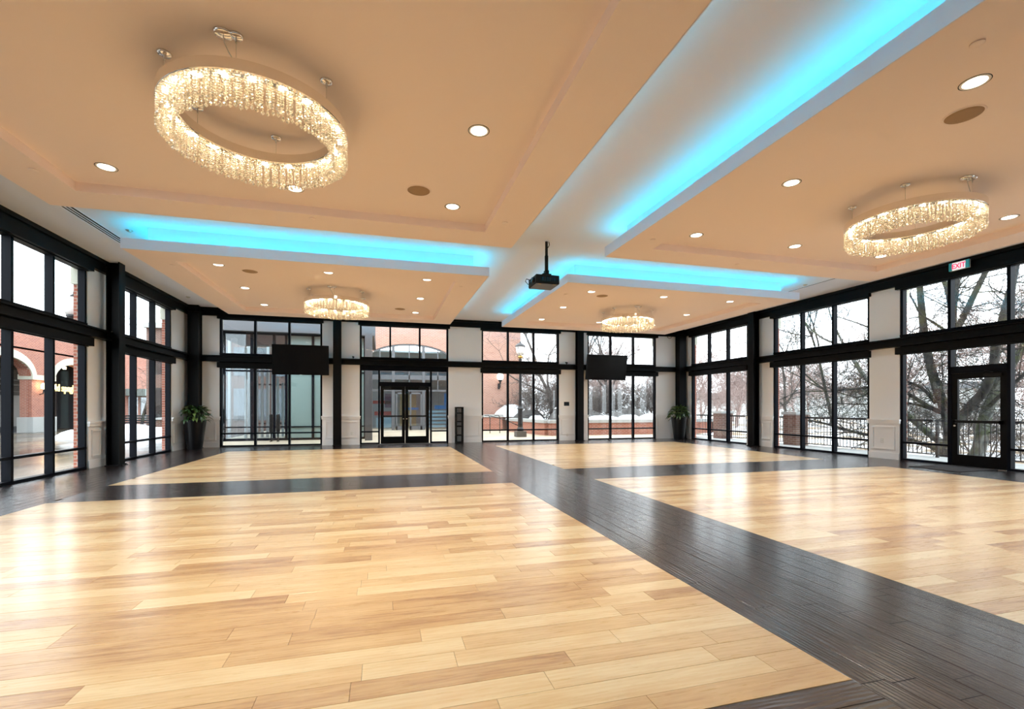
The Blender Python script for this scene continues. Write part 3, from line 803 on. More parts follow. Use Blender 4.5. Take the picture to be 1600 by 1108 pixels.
beam_spot(-1.02, 'small black camera on the beam above the double doors'); beam_spot(7.25, 'small black camera on the beam above the control panel')
c = MB(); pts = [(.11*math.cos(t*.35), -.01*t*.1, .11*math.sin(t*.35)) for t in range(0, 30)]
c.tube(pts, .009, 6); tag(c.build('cable_loop', M['blackmat'], None, (12.10, YB-.05, 4.48), smooth=True), 'loop of black cable hanging high beside the corner column', 'cable')

# ------------------------------------------------------------------ outdoors: ground
struct(box('ground_plaza', M['wet'], None, -60, XL-.5, -20, 90, -.30, -.05), 'wet grey and tan plaza paving outside the arcade windows')
struct(box('ground_court', M['paving'], None, XL-.5, 14.0, YB+.5, 60, -.30, -.052), 'tan concrete court outside the far windows')
struct(box('terrace', M['stonecap'], None, XR+.5, 15.1, -6, YB+.5, -.30, -.03), 'grey terrace slab outside the exit door')
struct(box('ground_garden', M['winter'], None, 14.0, 90, -40, 90, -.9, -.40), 'snowy garden ground with leaf litter beyond the terrace')

def mound(x, y, rx, ry, h, z, seed, mat_, name, lab, cat, flat=.0):
    rng = random.Random(seed); vs = [(0, 0, h)]; fs = []; n, m_ = 18, 6
    ph = [rng.uniform(0, 6) for _ in range(4)]
    for j in range(1, m_+1):
        t = j/m_
        for k in range(n):
            a = 2*PI*k/n
            w = 1 + .18*math.sin(2*a+ph[0]) + .12*math.sin(3*a+ph[1]) + .06*math.sin(7*a+ph[2])
            zz = h*(math.cos(t*PI/2)**1.05)*(1+.18*math.sin(4*a+ph[3]+3*t)*t*(1-t)*3)
            vs.append((rx*w*math.sin(t*PI/2)*math.cos(a), ry*w*math.sin(t*PI/2)*math.sin(a), zz))
    for k in range(n): fs.append((0, 1+k, 1+(k+1) % n))
    for j in range(m_-1):
        for k in range(n):
            a, b = 1+j*n+k, 1+j*n+(k+1) % n; fs.append((a, a+n, b+n, b))
    o = MB().add(vs, fs).build(name, mat_, None, (x, y, z), smooth=True)
    return tag(o, lab, cat)

# ------------------------------------------------------------------ arcade building across the plaza
AX = -19.0
root = tag(empty('arcade_building', (AX, 36, -.05)), 'red brick arcade building with pale stone arches across the plaza', 'building')
LZ = .05
def arch_z(y, c, hw, spring, rise):
    t = min(1.0, abs(y-c)/hw); return spring + rise*math.sqrt(max(0, 1-t*t))
CENT = [30.7-5.75*k for k in (2, 1, 0)] + [36.45]; HW, SPR, RISE, TOPZ = 1.92, 3.05, 1.02, 6.55
wallmb = MB(); ys = []
yy = 12.0; bounds = []
prev = 12.0
def bx(y0, y1, z0, z1, x0=-.55, x1=0.0): wallmb.box(x0, x1, y0-36, y1-36, z0+LZ, z1+LZ)
for c in CENT:
    bx(prev, c-HW, 0, TOPZ)
    n = 18
    for k in range(n):
        a, b = c-HW+2*HW*k/n, c-HW+2*HW*(k+1)/n
        za, zb = arch_z(a, c, HW, SPR, RISE)+LZ, arch_z(b, c, HW, SPR, RISE)+LZ
        A_, B_ = a-36, b-36
        wallmb.add([(0,A_,za),(0,B_,zb),(0,B_,TOPZ+LZ),(0,A_,TOPZ+LZ),(-.55,A_,za),(-.55,B_,zb),(-.55,B_,TOPZ+LZ),(-.55,A_,TOPZ+LZ)],
                   [(0,1,2,3),(5,4,7,6),(4,5,1,0),(3,2,6,7)])
    prev = c+HW
bx(prev, 62, 0, TOPZ)
wallmb.build('brick_wall', M['brick'], root)
for c in CENT:
    mb = MB(); n = 18
    for k in range(n+1):
        pass
    for k in range(n):
        q = []
        for kk in (k, k+1):
            t = PI*kk/n
            q.append((c-36-HW*math.cos(t), SPR+RISE*math.sin(t)+LZ)); q.append((c-36-(HW+.36)*math.cos(t), SPR+(RISE+.42)*math.sin(t)+LZ))
        (a0, b0), (a1, b1), (a2, b2), (a3, b3) = q
        mb.add([(.05,a0,b0),(.05,a1,b1),(.05,a3,b3),(.05,a2,b2),(-.1,a0,b0),(-.1,a1,b1),(-.1,a3,b3),(-.1,a2,b2)], [(0,3,2,1),(1,2,6,5),(0,4,7,3)])
    mb.build('stone_arch', M['stone'], root)
    # recessed porch behind each arch
    MB().box(-2.88, -2.84, c-36-1.9, c-36+1.9, .25, 2.15).build('curtain', M['curtain'], root)
    rl = MB()
    for z in (2.35, 2.75, 3.05): rl.box(-2.5, -2.46, c-36-2.4, c-36+2.4, z, z+.05)
    for k in range(6): rl.box(-2.5, -2.46, c-36-2.0+k*.8, c-36-1.96+k*.8, 2.35, 3.08)
    rl.build('porch_railing', M['greymetal'], root)
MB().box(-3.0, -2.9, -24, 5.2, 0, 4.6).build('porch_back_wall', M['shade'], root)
MB().box(-2.9, -.5, 3.0, 3.1, 0, 4.6).build('porch_end_wall', M['shade'], root)  # end wall coloured near-black in place of brick, as porch shade
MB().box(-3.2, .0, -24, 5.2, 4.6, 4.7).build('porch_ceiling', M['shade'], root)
for k, c in enumerate([CENT[0]-2.87] + [x+2.87 for x in CENT]):
    MB().box(-.62, .07, c-36-.98, c-36+.98, SPR-.12+LZ, SPR+.16+LZ).build('impost_block', M['stone'], root)
    MB().box(-.65, .09, c-36-1.0, c-36+1.0, 0, .86).build('pillar_base', M['stonecap'], root)
MB().box(-.7, .12, -24.2, 26, TOPZ+LZ, TOPZ+.28).build('parapet_cap', M['stone'], root)
gb = MB().add([(-.6,-24.5,TOPZ+.28),(-.6,-4.6,TOPZ+.28),(-.6,-6.2,TOPZ+1.0),(-.6,-24.5,TOPZ+1.0),(-8,-24.5,TOPZ+.28),(-8,-4.6,TOPZ+.28),(-8,-6.2,TOPZ+1.0),(-8,-24.5,TOPZ+1.0)],
              [(0,1,2,3),(4,7,6,5),(1,5,6,2),(2,6,7,3)]); gb.build('roof', M['greymetal'], root)
MB().box(0, 1.3, 6.6, 14.2, 2.32, 2.85).build('metal_canopy', M['awning'], root)
for k in range(4): MB().box(.02, .06, 7.0+k*1.9, 8.4+k*1.9, .3, 2.25).build('shop_window', M['greyglass'], root)
for (yc, nm) in ((33.15, 0), (33.95, 1)):
    mb = MB().tube([(.05, yc-36, 2.15), (.22, yc-36, 2.2), (.25, yc-36, 2.45)], .03, 6); l = mb.build('wall_lantern', M['iron'], root)
    MB().lathe([(0, 0), (.11, .05), (.13, .22), (.07, .34), (0, .36)], 12, (.25, yc-36, 2.45)).build('lantern_globe', M['warmlamp'], l, smooth=True)
for yc in (36.0, 36.75):
    MB().lathe([(0, -.05), (.09, -.05), (.09, .1), (0, .1)], 10, (-.7, yc-36, 3.92)).build('arch_spotlight', M['warmlamp'], root)
fc = bpy.data.curves.new('gold_lettering', 'FONT'); fc.body = 'old spaghetti'; fc.size = .62; fc.extrude = .03; fc.offset = .008; fc.align_x = 'LEFT'; fc.materials.append(M['goldletter'])
o = obj('gold_lettering', text_mesh(fc), root, (-.35, -1.15, 2.42)); o.rotation_euler = (PI/2, 0, PI/2)

# snow banks, planter and bench on the plaza
mound(-13.1, 25.2, .75, .6, .42, -.06, 11, M['snow'], 'snow_bank', 'small snow bank on the plaza beside the brick jamb', 'snow bank')
mound(-11.6, 26.0, 1.7, 1.2, .62, -.06, 12, M['snow'], 'snow_bank', 'snow bank before the sapling, arcade end', 'snow bank')
mound(-9.6, 25.2, 1.6, 1.0, .50, -.06, 13, M['snow'], 'snow_bank', 'snow bank before the sapling, vestibule end', 'snow bank')
r = tag(empty('brick_planter', (-10.3, 30.0, -.05)), 'low brick planter box behind the snow bank', 'planter')
box('brick_box', M['brick_brown'], r, -1.4, 1.4, -.6, .6, 0, .75); box('stone_rim', M['stonecap'], r, -1.5, 1.5, -.7, .7, .75, .85)
r = tag(empty('park_bench', (-12.9, 29.4, -.05)), 'black iron park bench behind the snow banks', 'bench')
for k in range(4): box('seat_slat', M['iron'], r, -.9, .9, -.25+k*.12, -.16+k*.12, .43, .46)
for k in range(4): box('back_slat', M['iron'], r, -.9, .9, .24+k*.02, .27+k*.02, .55+k*.12, .63+k*.12)
for s in (-.8, .8): MB().tube([(s, -.25, 0), (s, -.25, .45), (s, .24, .45), (s, .33, 1.0)], .025, 5).tube([(s, .24, .45), (s, .3, 0)], .025, 5).build('leg', M['iron'], r)

# bracket lantern on the outer face of the pilaster
def sconce(p, d, s, lab, globe, name='wall_lantern'):
    """p: fixing point on the wall, d: unit vector away from the wall"""
    r = tag(empty(name, p), lab, 'wall lantern')
    D = Vector(d)
    MB().box(-.06*s, .06*s, -.06*s, .06*s, -.18*s, .18*s).build('back_plate', M['iron'], r)
    e = D*.42*s
    MB().tube([(0, 0, -.05*s), e*.4+Vector((0, 0, -.14*s)), e*.9+Vector((0, 0, -.05*s)), e+Vector((0, 0, .15*s))], .028*s, 8).build('bracket_arm', M['iron'], r, smooth=True)
    MB().lathe([(.03*s, .12*s), (.07*s, .16*s), (.05*s, .22*s), (.13*s, .36*s), (.15*s, .40*s), (0, .40*s)], 14, e).build('holder', M['iron'], r, smooth=True)
    MB().lathe([(.13*s, .40*s), (.20*s, .50*s), (.21*s, .66*s), (.16*s, .78*s), (.07*s, .83*s), (0, .84*s)], 16, e).build('globe', globe, r, smooth=True)
    MB().lathe([(.08*s, .82*s), (.06*s, .88*s), (.02*s, .90*s), (.015*s, .97*s), (0, .99*s)], 10, e).build('finial', M['iron'], r, smooth=True)
sconce((XL-.26, 13.25, 3.10), (-1, .12, 0), 1.0, 'frosted globe lantern bracketed outside the arcade windows', M['frost'])

# ------------------------------------------------------------------ glass vestibule behind the far windows
r = tag(empty('glass_vestibule', (-3.6, 22.0, -.05)), 'teal glass vestibule with dark frames beyond the far window', 'vestibule')
def vb(name, m, x0, x1, y0, y1, z0, z1): return box(name, m, r, x0+3.6, x1+3.6, y0-22, y1-22, z0+.05, z1+.05)
for x in (-6.35, -5.3, -4.45, -3.97, -2.91, -1.85, -.75): vb('post', M['alu'], x-.05, x+.05, 21.95, 22.07, -.05, 4.5)
for z, t in ((-.05, .10), (.50, .05), (2.86, .07), (4.44, .08)): vb('rail', M['alu'], -6.4, -.7, 21.96, 22.06, z, z+t)
xs = (-6.35, -5.3, -4.45, -3.97, -2.91, -1.85, -.75)
for i in range(6):
    g = M['greyglass'] if i < 3 else M['tealglass']
    for z0, z1 in ((.05, .5), (.55, 2.86), (2.93, 4.44)):
        vb('pane', g, xs[i]+.05, xs[i+1]-.05, 22.0, 22.015, z0, z1)
vb('roof_slab', M['soffit'], -7.0, -.35, 21.6, 27.0, 4.52, 4.95)
vb('fascia', M['greymetal'], -7.05, -.3, 21.45, 21.6, 4.50, 5.05)
vb('side_panel', M['greymetal'], -6.95, -6.40, 21.6, 22.2, -.05, 4.5)
for k in range(9): vb('fin', M['stonecap'], -6.1+k*.20, -6.02+k*.20, 24.0+k*.12, 24.2+k*.12, -.05, 4.1-k*.22)
for x in (-6.3, -4.2, -2.2, -.6): vb('rear_post', M['alu'], x-.05, x+.05, 26.6, 26.7, -.05, 4.5)
for z in (.5, 2.5): vb('rear_rail', M['alu'], -6.3, -.6, 26.62, 26.68, z, z+.07)
c = MB().box(-.15, .15, -.15, .15, 0, 4.6); o = c.build('canopy_post', M['greymetal'], None, (-.57, 21.05, -.05)); tag(o, 'square grey canopy post outside the double doors', 'post')
r = tag(empty('pedestal_stand', (-4.30, 21.35, -.05)), 'black two-legged pedestal stand inside the vestibule court', 'stand')
for s in (-1, 1):
    MB().bevbox(s*.13-.07, s*.13+.07, -.05, .05, .38, 1.12, .02).build('panel', M['blackmat'], r)
    MB().box(s*.13-.02, s*.13+.02, -.02, .02, 0, .38).box(s*.13-.03, s*.13+.03, -.16, .16, 0, .02).build('leg', M['blackmat'], r)

# ------------------------------------------------------------------ salmon brick shop behind the doors
r = tag(empty('brick_shop', (3.0, 30.0, -.05)), 'salmon brick shop with a wide arched glass front beyond the doors', 'building')
wm = MB(); CX, HW2, SP2, RI2, TP = 1.70-3.0, 2.85, 4.1, 1.28, 9.0
wm.box(-6.2, CX-HW2, 0, .5, 0, TP).box(CX+HW2, 5.87, 0, .5, 0, TP).box(5.37, 5.87, .5, 9, 0, TP)
n = 22
for k in range(n):
    a, b = CX-HW2+2*HW2*k/n, CX-HW2+2*HW2*(k+1)/n
    za, zb = arch_z(a, CX, HW2, SP2, RI2), arch_z(b, CX, HW2, SP2, RI2)
    wm.add([(a,0,za),(b,0,zb),(b,0,TP),(a,0,TP),(a,.5,za),(b,.5,zb),(b,.5,TP),(a,.5,TP)], [(0,1,2,3),(5,4,7,6),(4,5,1,0),(3,2,6,7)])
wm.build('brick_wall', M['brick_pink'], r)
am = MB(); pts = []
for k in range(n+1):
    a = CX-HW2+2*HW2*k/n; pts.append((a, .10, arch_z(a, CX, HW2, SP2, RI2)-.05))
am.tube(pts, .07, 4); am.build('arch_frame', M['greymetal'], r)
for x in (-.9, .65, 2.50, 4.3):
    t = x-3.0; zt = arch_z(t, CX, HW2, SP2, RI2) if abs(t-CX) < HW2 else SP2
    box('mullion', M['greymetal'], r, t-.09, t+.09, .06, .22, 0, zt)
for x in (-.15, 1.62, 3.4):
    t = x-3.0; box('thin_mullion', M['greymetal'], r, t-.03, t+.03, .08, .18, 2.5, arch_z(t, CX, HW2, SP2, RI2))
for z, t in ((3.95, .06), (3.15, .28), (2.42, .10)): box('transom', M['greymetal'], r, CX-HW2, CX+HW2, .08, .2, z, z+t)
for (x0, x1) in ((-1.1, .56), (.74, 2.41), (2.59, 4.4)):
    for (z0, z1) in ((.1, 2.4), (2.55, 3.12), (3.45, 3.93)): box('pane', M['greyglass'], r, x0-3, x1-3, .12, .13, z0, z1)
box('interior_back', M['curtain'], r, CX-HW2-.5, CX+HW2+.5, 3.6, 3.7, 0, 5.2)
box('interior_ceiling', M['paleblue'], r, CX-HW2-.5, CX+HW2+.5, .5, 3.7, 4.9, 5.0)
box('ceiling_bulkhead', M['greymetal'], r, CX-HW2-.5, CX+HW2+.5, 1.2, 1.4, 3.3, 4.6)
for (nm, m_, a) in (('red_shelf', M['red'], (-.5, .55, .9, 1.15)), ('red_shelf', M['red'], (-.6, .5, 1.65, 1.85)), ('plum_poster', M['plum'], (.15, .55, 1.4, 2.3)), ('white_counter', M['paleblue'], (-.4, .55, .1, .75)),
                  ('blue_panel', M['blue'], (3.35, 4.25, 1.30, 1.55)), ('blue_panel', M['blue'], (4.0, 4.3, 1.5, 2.35)), ('blue_panel', M['blue'], (1.3, 2.3, 1.25, 1.4)),
                  ('ochre_wall', M['ochre'], (1.15, 2.25, .1, 2.3))):
    box(nm, m_, r, a[0]-3, a[1]-3, 1.6 if nm != 'ochre_wall' else 3.0, 1.7 if nm != 'ochre_wall' else 3.1, a[2], a[3])
for k in range(5): box('display_rack', M['paleblue'], r, 2.75-3, 4.25-3, 1.0, 1.3, .12+k*.24, .24+k*.24)
for (x0, x1) in ((.80, 1.55), (1.65, 2.40)):
    m_ = MB().box(x0-3, x0-2.91, 0.02, .07, 0, 2.35).box(x1-3.09, x1-3, .02, .07, 0, 2.35).box(x0-3, x1-3, .02, .07, 0, .25).box(x0-3, x1-3, .02, .07, 2.25, 2.35)
    m_.build('door_leaf', M['greymetal'], r)
sconce((7.36, 29.98, 2.75), (0, -1, 0), 1.0, 'lit globe lantern bracketed on the salmon brick wall', M['litglobe'], 'globe_sconce')

# ------------------------------------------------------------------ street lamp
r = tag(empty('street_lamp', (6.37, 21.6, -.05)), 'tall dark street lamp with glass lantern beside the salmon brick', 'street lamp')
MB().box(-.24, .24, -.24, .24, 0, .28).build('stone_plinth', M['boulder'], r)
MB().lathe([(.16, .28), (.16, .40), (.12, .46), (.12, 1.3), (.15, 1.36), (.10, 1.42), (.075, 1.5), (.06, 3.65), (.09, 3.70), (.05, 3.76)], 12).build('pole', M['iron'], r, smooth=False)
MB().lathe([(.06, 3.74), (.12, 3.80), (.10, 3.88), (.05, 3.90)], 12).build('collar', M['brass'], r, smooth=True)
MB().lathe([(.07, 3.90), (.19, 4.02), (.235, 4.30), (.22, 4.32), (0, 4.32)], 10).build('lantern_glass', M['frost'], r)
MB().lathe([(.26, 4.32), (.25, 4.36), (.16, 4.44), (.05, 4.50), (.02, 4.58), (0, 4.6)], 10).build('cap', M['iron'], r)
for k in range(4):
    a = k*PI/2+PI/4; MB().tube([(.12*math.cos(a), .12*math.sin(a), 3.9), (.245*math.cos(a), .245*math.sin(a), 4.33)], .010, 4).build('rib', M['iron'], r)

# ------------------------------------------------------------------ garden walls, handrail, boulders, snow
def gwall(x0, y0, x1, y1, h, lab, t=.35):
    L = math.hypot(x1-x0, y1-y0); a = math.atan2(y1-y0, x1-x0)
    r = tag(empty('garden_wall', ((x0+x1)/2, (y0+y1)/2, -.05), a), lab, 'garden wall', 'low brick garden walls')
    box('brickwork', M['brick'], r, -L/2, L/2, -t/2, t/2, 0, h-.12); box('stone_coping', M['stonecap'], r, -L/2-.05, L/2+.05, -t/2-.06, t/2+.06, h-.12, h+.04)
gwall(8.05, 22.2, 17.5, 22.2, .74, 'low brick garden wall under the snowy boulders')
gwall(8.05, 22.4, 7.35, 27.2, .74, 'low brick wall end return behind the lamp post')
gwall(4.0, 28.9, 7.3, 28.9, .92, 'low brick wall along the salmon brick shop')
box('planting_bed', M['soil'], None, 8.3, 18.5, 22.5, 31, -.05, .55); struct(bpy.data.objects['planting_bed'], 'raised garden bed behind the low wall')
bpy.data.objects['planting_bed'].name = 'ground_bed'
r = tag(empty('handrail', (6.6, 25.0, -.05)), 'black curved handrail beside the lamp post', 'handrail')
for dx in (0, .55):
    MB().tube([(-.95+dx, 0, 0), (-.95+dx, 0, .85), (-1.05+dx, -.1, .98), (-1.3+dx, -.25, .98)], .022, 6).build('end_post', M['iron'], r, smooth=True)
MB().tube([(-.95, 0, .95), (.0, .3, .72), (1.0, .6, .30), (1.4, .7, .25)], .022, 6).build('top_rail', M['iron'], r, smooth=True)
MB().tube([(1.3, .8, .95), (2.0, .9, 1.0), (2.4, 1.0, .82), (3.0, 1.0, .80)], .022, 6).build('upper_rail', M['iron'], r, smooth=True)
MB().tube([(1.5, .8, 0), (1.5, .8, .97)], .022, 6).build('post', M['iron'], r)
mound(8.05, 29.6, .85, .7, .8, .75, 21, M['snow'], 'snow_heap', 'large snow heap in front of the salmon brick', 'snow heap')
bl = [(9.9, 24.6, .95, .7, .85), (10.9, 24.2, .6, .5, .55), (11.6, 25.4, .9, .7, .7), (9.2, 23.9, .5, .4, .5), (13.0, 24.6, .8, .6, .6), (14.4, 25.5, 1.0, .8, .8), (8.9, 28.0, .9, .6, .7)]
bn = ['tallest dark boulder behind the low garden wall', 'small dark boulder in front of the tallest boulder', 'broad boulder in the middle of the snowy bed', 'smallest boulder at the end of the bed', 'boulder behind the middle of the low wall', 'wide boulder close to the terrace corner', 'dark boulder beside the wall end return']
for i, ((x, y, rx, ry, h), lab) in enumerate(zip(bl, bn)): tag(mound(x, y, rx, ry, h, .5, 30+i, M['boulder'], 'boulder', lab, 'boulder'), None, None, 'boulders in the garden bed')
sn = [(9.95, 24.7, .55, .45, .16, 1.28), (11.7, 23.6, 1.1, .5, .42, .5), (13.3, 23.5, 1.0, .5, .45, .5), (15.2, 24.0, 1.2, .6, .5, .5), (8.75, 26.2, .5, .9, .4, .5)]
sl = ['snow cap lying on the tallest boulder', 'rounded snow drift behind the low wall', 'snow drift behind the wall under the garden trees', 'snow drift close to the terrace corner', 'snow drift beside the wall end return']
for i, ((x, y, rx, ry, h, z), lab) in enumerate(zip(sn, sl)): tag(mound(x, y, rx, ry, h, z, 50+i, M['snow'], 'snow_drift', lab, 'snow drift'), None, None, 'snow drifts in the garden bed')

# ------------------------------------------------------------------ terrace railing and brick piers
RX = 14.75
PY = [21.55, 17.85, 13.98, 4.6]
pl = ['brown brick terrace pier at the garden corner', 'brown brick terrace pier seen through the far terrace window', 'brown brick terrace pier seen through the branch-crossed window', 'brown brick terrace pier closest to the front wall']
for y, lab in zip(PY, pl):
    r = tag(empty('brick_pier', (RX, y, -.05)), lab, 'pier', 'terrace brick piers')
    box('brickwork', M['brick_brown'], r, -.28, .28, -.28, .28, 0, 1.14); box('stone_cap', M['stonecap'], r, -.33, .33, -.33, .33, 1.14, 1.24)
secs = [(18.13, 21.27), (14.26, 17.57), (9.46, 13.70), (4.9, 9.40)]
sl = ['black iron railing between the corner pier and its neighbour', 'black iron railing between the two brick piers', 'black iron railing under the long bare branches', 'black iron railing outside the exit door']
bal = MB().box(-.008, .008, -.008, .008, .10, .99).mesh('baluster', M['iron'])
for (a, b), lab in zip(secs, sl):
    L = b-a; r = tag(empty('terrace_railing', (RX, (a+b)/2, -.03)), lab, 'railing', 'terrace railings')
    box('top_rail', M['iron'], r, -.03, .03, -L/2, L/2, .99, 1.05); box('bottom_rail', M['iron'], r, -.02, .02, -L/2, L/2, .07, .10)
    n = int(L/.115)
    for k in range(n): obj('baluster', bal, r, (0, -L/2+(k+.5)*L/n, 0))
    for y in ((-L/2+.03, L/2-.03) if a < 9 else (-L/2+.03,) if a > 14 else ()): box('post', M['iron'], r, -.03, .03, y-.03, y+.03, 0, 1.05)

# ------------------------------------------------------------------ trees
def grow(out, p, d, r, L, lvl, mx, rng, droop=0.0, spread=.75, counts=(6, 5, 4, 3)):
    n = 5 if lvl < 2 else 4 if lvl < 3 else 3
    pts = [Vector(p)]; rad = [r]; d = Vector(d).normalized(); q = Vector(p)
    for i in range(n):
        d = (d + Vector((rng.gauss(0, 1), rng.gauss(0, 1), rng.gauss(0, 1) - droop)) * (.13 + .05*lvl)).normalized()
        q = q + d*(L/n); pts.append(q.copy()); rad.append(r*(1-.68*(i+1)/n))
    out.append((lvl, pts, rad))
    if lvl >= mx: return
    for k in range(counts[min(lvl, len(counts)-1)]):
        i = min(n, max(1, int(n*(.25+.75*rng.random())+.5)))
        ax = Vector((rng.gauss(0, 1), rng.gauss(0, 1), rng.gauss(0, .7) + .25)).normalized()
        nd = (pts[i]-pts[i-1]).normalized()*(1-spread*.45) + ax*spread
        grow(out, pts[i], nd, max(.0035, rad[i]*rng.uniform(.5, .8)), L*rng.uniform(.45, .72), lvl+1, mx, rng, droop, spread, counts)
def tree_mesh(paths, thick=1):
    a, b = MB(), MB()
    for lvl, pts, rad in paths:
        if lvl <= thick: a.tube(pts, rad, 7 if lvl == 0 else 5)
        else: b.tube(pts, rad, 3, False)
    return a, b
def tree(p, h, r, seed, m_, lab, mx=4, group=None, lean=(0, 0), cat='tree', name='bare_tree', counts=(7, 5, 4, 3), spread=.75, meshes=None, rz=0, s=1):
    root = tag(empty(name, p, rz), lab, cat, group); root.scale = (s, s, s)
    if meshes is None:
        out = []; grow(out, (0, 0, 0), (lean[0], lean[1], 1), r, h, 0, mx, random.Random(seed), 0, spread, counts)
        a, b = tree_mesh([(l_, p_, [max(q_, .006) for q_ in r_]) for l_, p_, r_ in out])
        meshes = (a.mesh('trunk', m_, True), b.mesh('twigs', m_))
    obj('trunk', meshes[0], root); tag(obj('twigs', meshes[1], root), kind='stuff')
    return meshes
# the big spreading tree outside the exit door, limbs laid out one by one
rng = random.Random(99); TXP = 17.0
def limb(px, r0, r1, x0=TXP, x1=TXP, base=None):
    pts = [] if base is None else [Vector(base)]
    for i, (u, v) in enumerate(px):
        t = i/max(1, len(px)-1); pts.append(at_x(u, v, x0+(x1-x0)*t))
    n = len(pts); return pts, [r0+(r1-r0)*i/(n-1) for i in range(n)]
def smooth_path(pts, rad, k=4):
    P, Rr = [], []
    n = len(pts)
    for i in range(n-1):
        p0, p1, p2, p3 = pts[max(0, i-1)], pts[i], pts[i+1], pts[min(n-1, i+2)]
        for j in range(k):
            t = j/k
            P.append(.5*((2*p1) + (p2-p0)*t + (2*p0-5*p1+4*p2-p3)*t*t + (3*p1-p0-3*p2+p3)*t**3)); Rr.append(rad[i]+(rad[i+1]-rad[i])*t)
    P.append(pts[-1]); Rr.append(rad[-1]); return P, Rr
G = -.42
limbs = [
 (limb([(1484, 690), (1480, 650), (1462, 600), (1447, 540), (1440, 480), (1436, 430), (1430, 330)], .27, .10, TXP, 17.2, (17.0, 10.55, G)), 'dark'),
 (limb([(1490, 640), (1488, 570), (1488, 510), (1482, 460), (1470, 428), (1450, 380)], .17, .06, TXP, 16.8), 'dark'),
 (limb([(1488, 525), (1492, 470), (1497, 430), (1503, 370)], .13, .06, 17.0, 17.1), 'dark'),
 (limb([(1492, 520), (1503, 500), (1520, 465), (1535, 435), (1552, 400), (1580, 350)], .14, .08, 17.0, 17.3), 'dark'),
 (limb([(1492, 668), (1512, 640), (1538, 610), (1552, 575), (1556, 540), (1566, 500), (1580, 450), (1588, 410), (1600, 330)], .22, .10, 16.9, 16.4, (16.95, 10.3, .2)), 'dark'),
 (limb([(1530, 700), (1540, 650), (1556, 610), (1576, 575), (1597, 545), (1640, 490)], .30, .14, 18.2, 18.4, (18.2, 10.6, G)), 'pale'),
 (limb([(1478, 648), (1452, 636), (1430, 622), (1412, 612), (1385, 603), (1350, 606), (1300, 611), (1250, 613), (1214, 626)], .11, .015, 17.0, 15.9), 'dark'),
 (limb([(1462, 630), (1440, 606), (1412, 596), (1380, 600), (1345, 620), (1310, 613), (1275, 596)], .08, .015, 17.0, 16.2), 'dark'),
 (limb([(1455, 640), (1430, 632), (1400, 630), (1350, 632), (1305, 631), (1260, 640), (1220, 650)], .06, .01, 17.0, 16.3), 'dark'),
 (limb([(1478, 700), (1450, 676), (1425, 655), (1408, 640), (1370, 610), (1345, 580), (1325, 548), (1318, 540)], .19, .09, 17.6, 18.4, (17.5, 10.9, G)), 'pale'),
 (limb([(1470, 705), (1440, 693), (1405, 684), (1358, 680), (1320, 671), (1290, 662), (1262, 657)], .13, .05, 16.8, 16.4, (16.9, 10.6, -.3)), 'dark'),
 (limb([(1412, 612), (1418, 590), (1427, 565), (1429, 558)], .03, .012, 16.7, 16.6), 'dark'),
 (limb([(1545, 635), (1570, 612), (1600, 585), (1640, 550)], .10, .05, 17.6, 17.4), 'dark'),
 (limb([(1566, 545), (1590, 545), (1600, 542), (1640, 530)], .06, .03, 16.6, 16.4), 'dark'),
 (limb([(1484, 521), (1460, 505), (1438, 490), (1427, 470), (1412, 448), (1390, 430), (1340, 420)], .06, .015, 17.0, 16.4), 'dark'),
 (limb([(1358, 512), (1340, 505), (1312, 496), (1290, 490)], .05, .015, 17.8, 17.6), 'dark'),
 (limb([(1318, 540), (1288, 530), (1265, 512), (1252, 495), (1235, 478)], .07, .015, 18.3, 18.0), 'pale'),
 (limb([(1318, 540), (1300, 500), (1292, 470), (1285, 440)], .05, .012, 18.3, 18.3), 'pale'),
]
bt = tag(empty('bare_tree', (17.0, 10.5, G)), 'large spreading dark-barked tree outside the exit door', 'tree')
org = Vector((17.0, 10.5, G)); tw = MB()
for (pts, rad), kind in limbs:
    P, Rr = smooth_path(pts, [q*.66 for q in rad])
    mb = MB().tube([p-org for p in P], Rr, 9); mb.build('limb', M['bark'] if kind == 'dark' else M['barkpale'], bt, smooth=True)
    L = sum((P[i+1]-P[i]).length for i in range(len(P)-1)); nt_ = int(L*(4.6 if kind == 'pale' or pts[-1].y > 11.5 else 3.2))+3
    for k in range(nt_):
        i = rng.randrange(max(1, len(P)//4), len(P))
        dd = Vector((rng.gauss(0, .5), rng.gauss(0, 1), rng.gauss(.25, .8)))
        out = []; grow(out, P[i]-org, dd, min(.022, max(.008, Rr[i]*.4)), rng.uniform(.8, 2.1), 2, 4, rng, .05, .8, (0, 0, 5, 4))
        for lvl, pp, rr in out: tw.tube(pp, [max(q_, .0038) for q_ in rr], 3, False)
tag(tw.build('twigs', M['bark'], bt), kind='stuff')

tree(at_y(862, 650, 27.5), 6.6, .12, 5, M['barkfar'], 'bare tree behind the boulders nearest the street lamp'.replace('nearest', 'next to'), group='bare garden trees')
tree((11.0, 27.5, .4), 7.2, .13, 8, M['barkfar'], 'bare leaning tree behind the tallest boulder', group='bare garden trees', lean=(.35, 0))
tree((14.3, 28.0, .4), 6.8, .12, 13, M['barkfar'], 'bare tree in the garden bed close to the terrace corner', group='bare garden trees', lean=(.15, 0))
tree((18.8, 18.2, -.4), 4.6, .09, 21, M['barkfar'], 'bare young tree between the two brick terrace piers', group='bare garden trees')
tree((19.6, 16.4, -.4), 6.4, .085, 44, M['bark'], 'tall bare twiggy tree behind the branch-crossed window', group='bare garden trees', counts=(11, 7, 5, 4))
tree((-14.6, 34.6, -.05), 4.6, .10, 31, M['barkfar'], 'bare sapling in front of the arcade building', lean=(.05, .0))
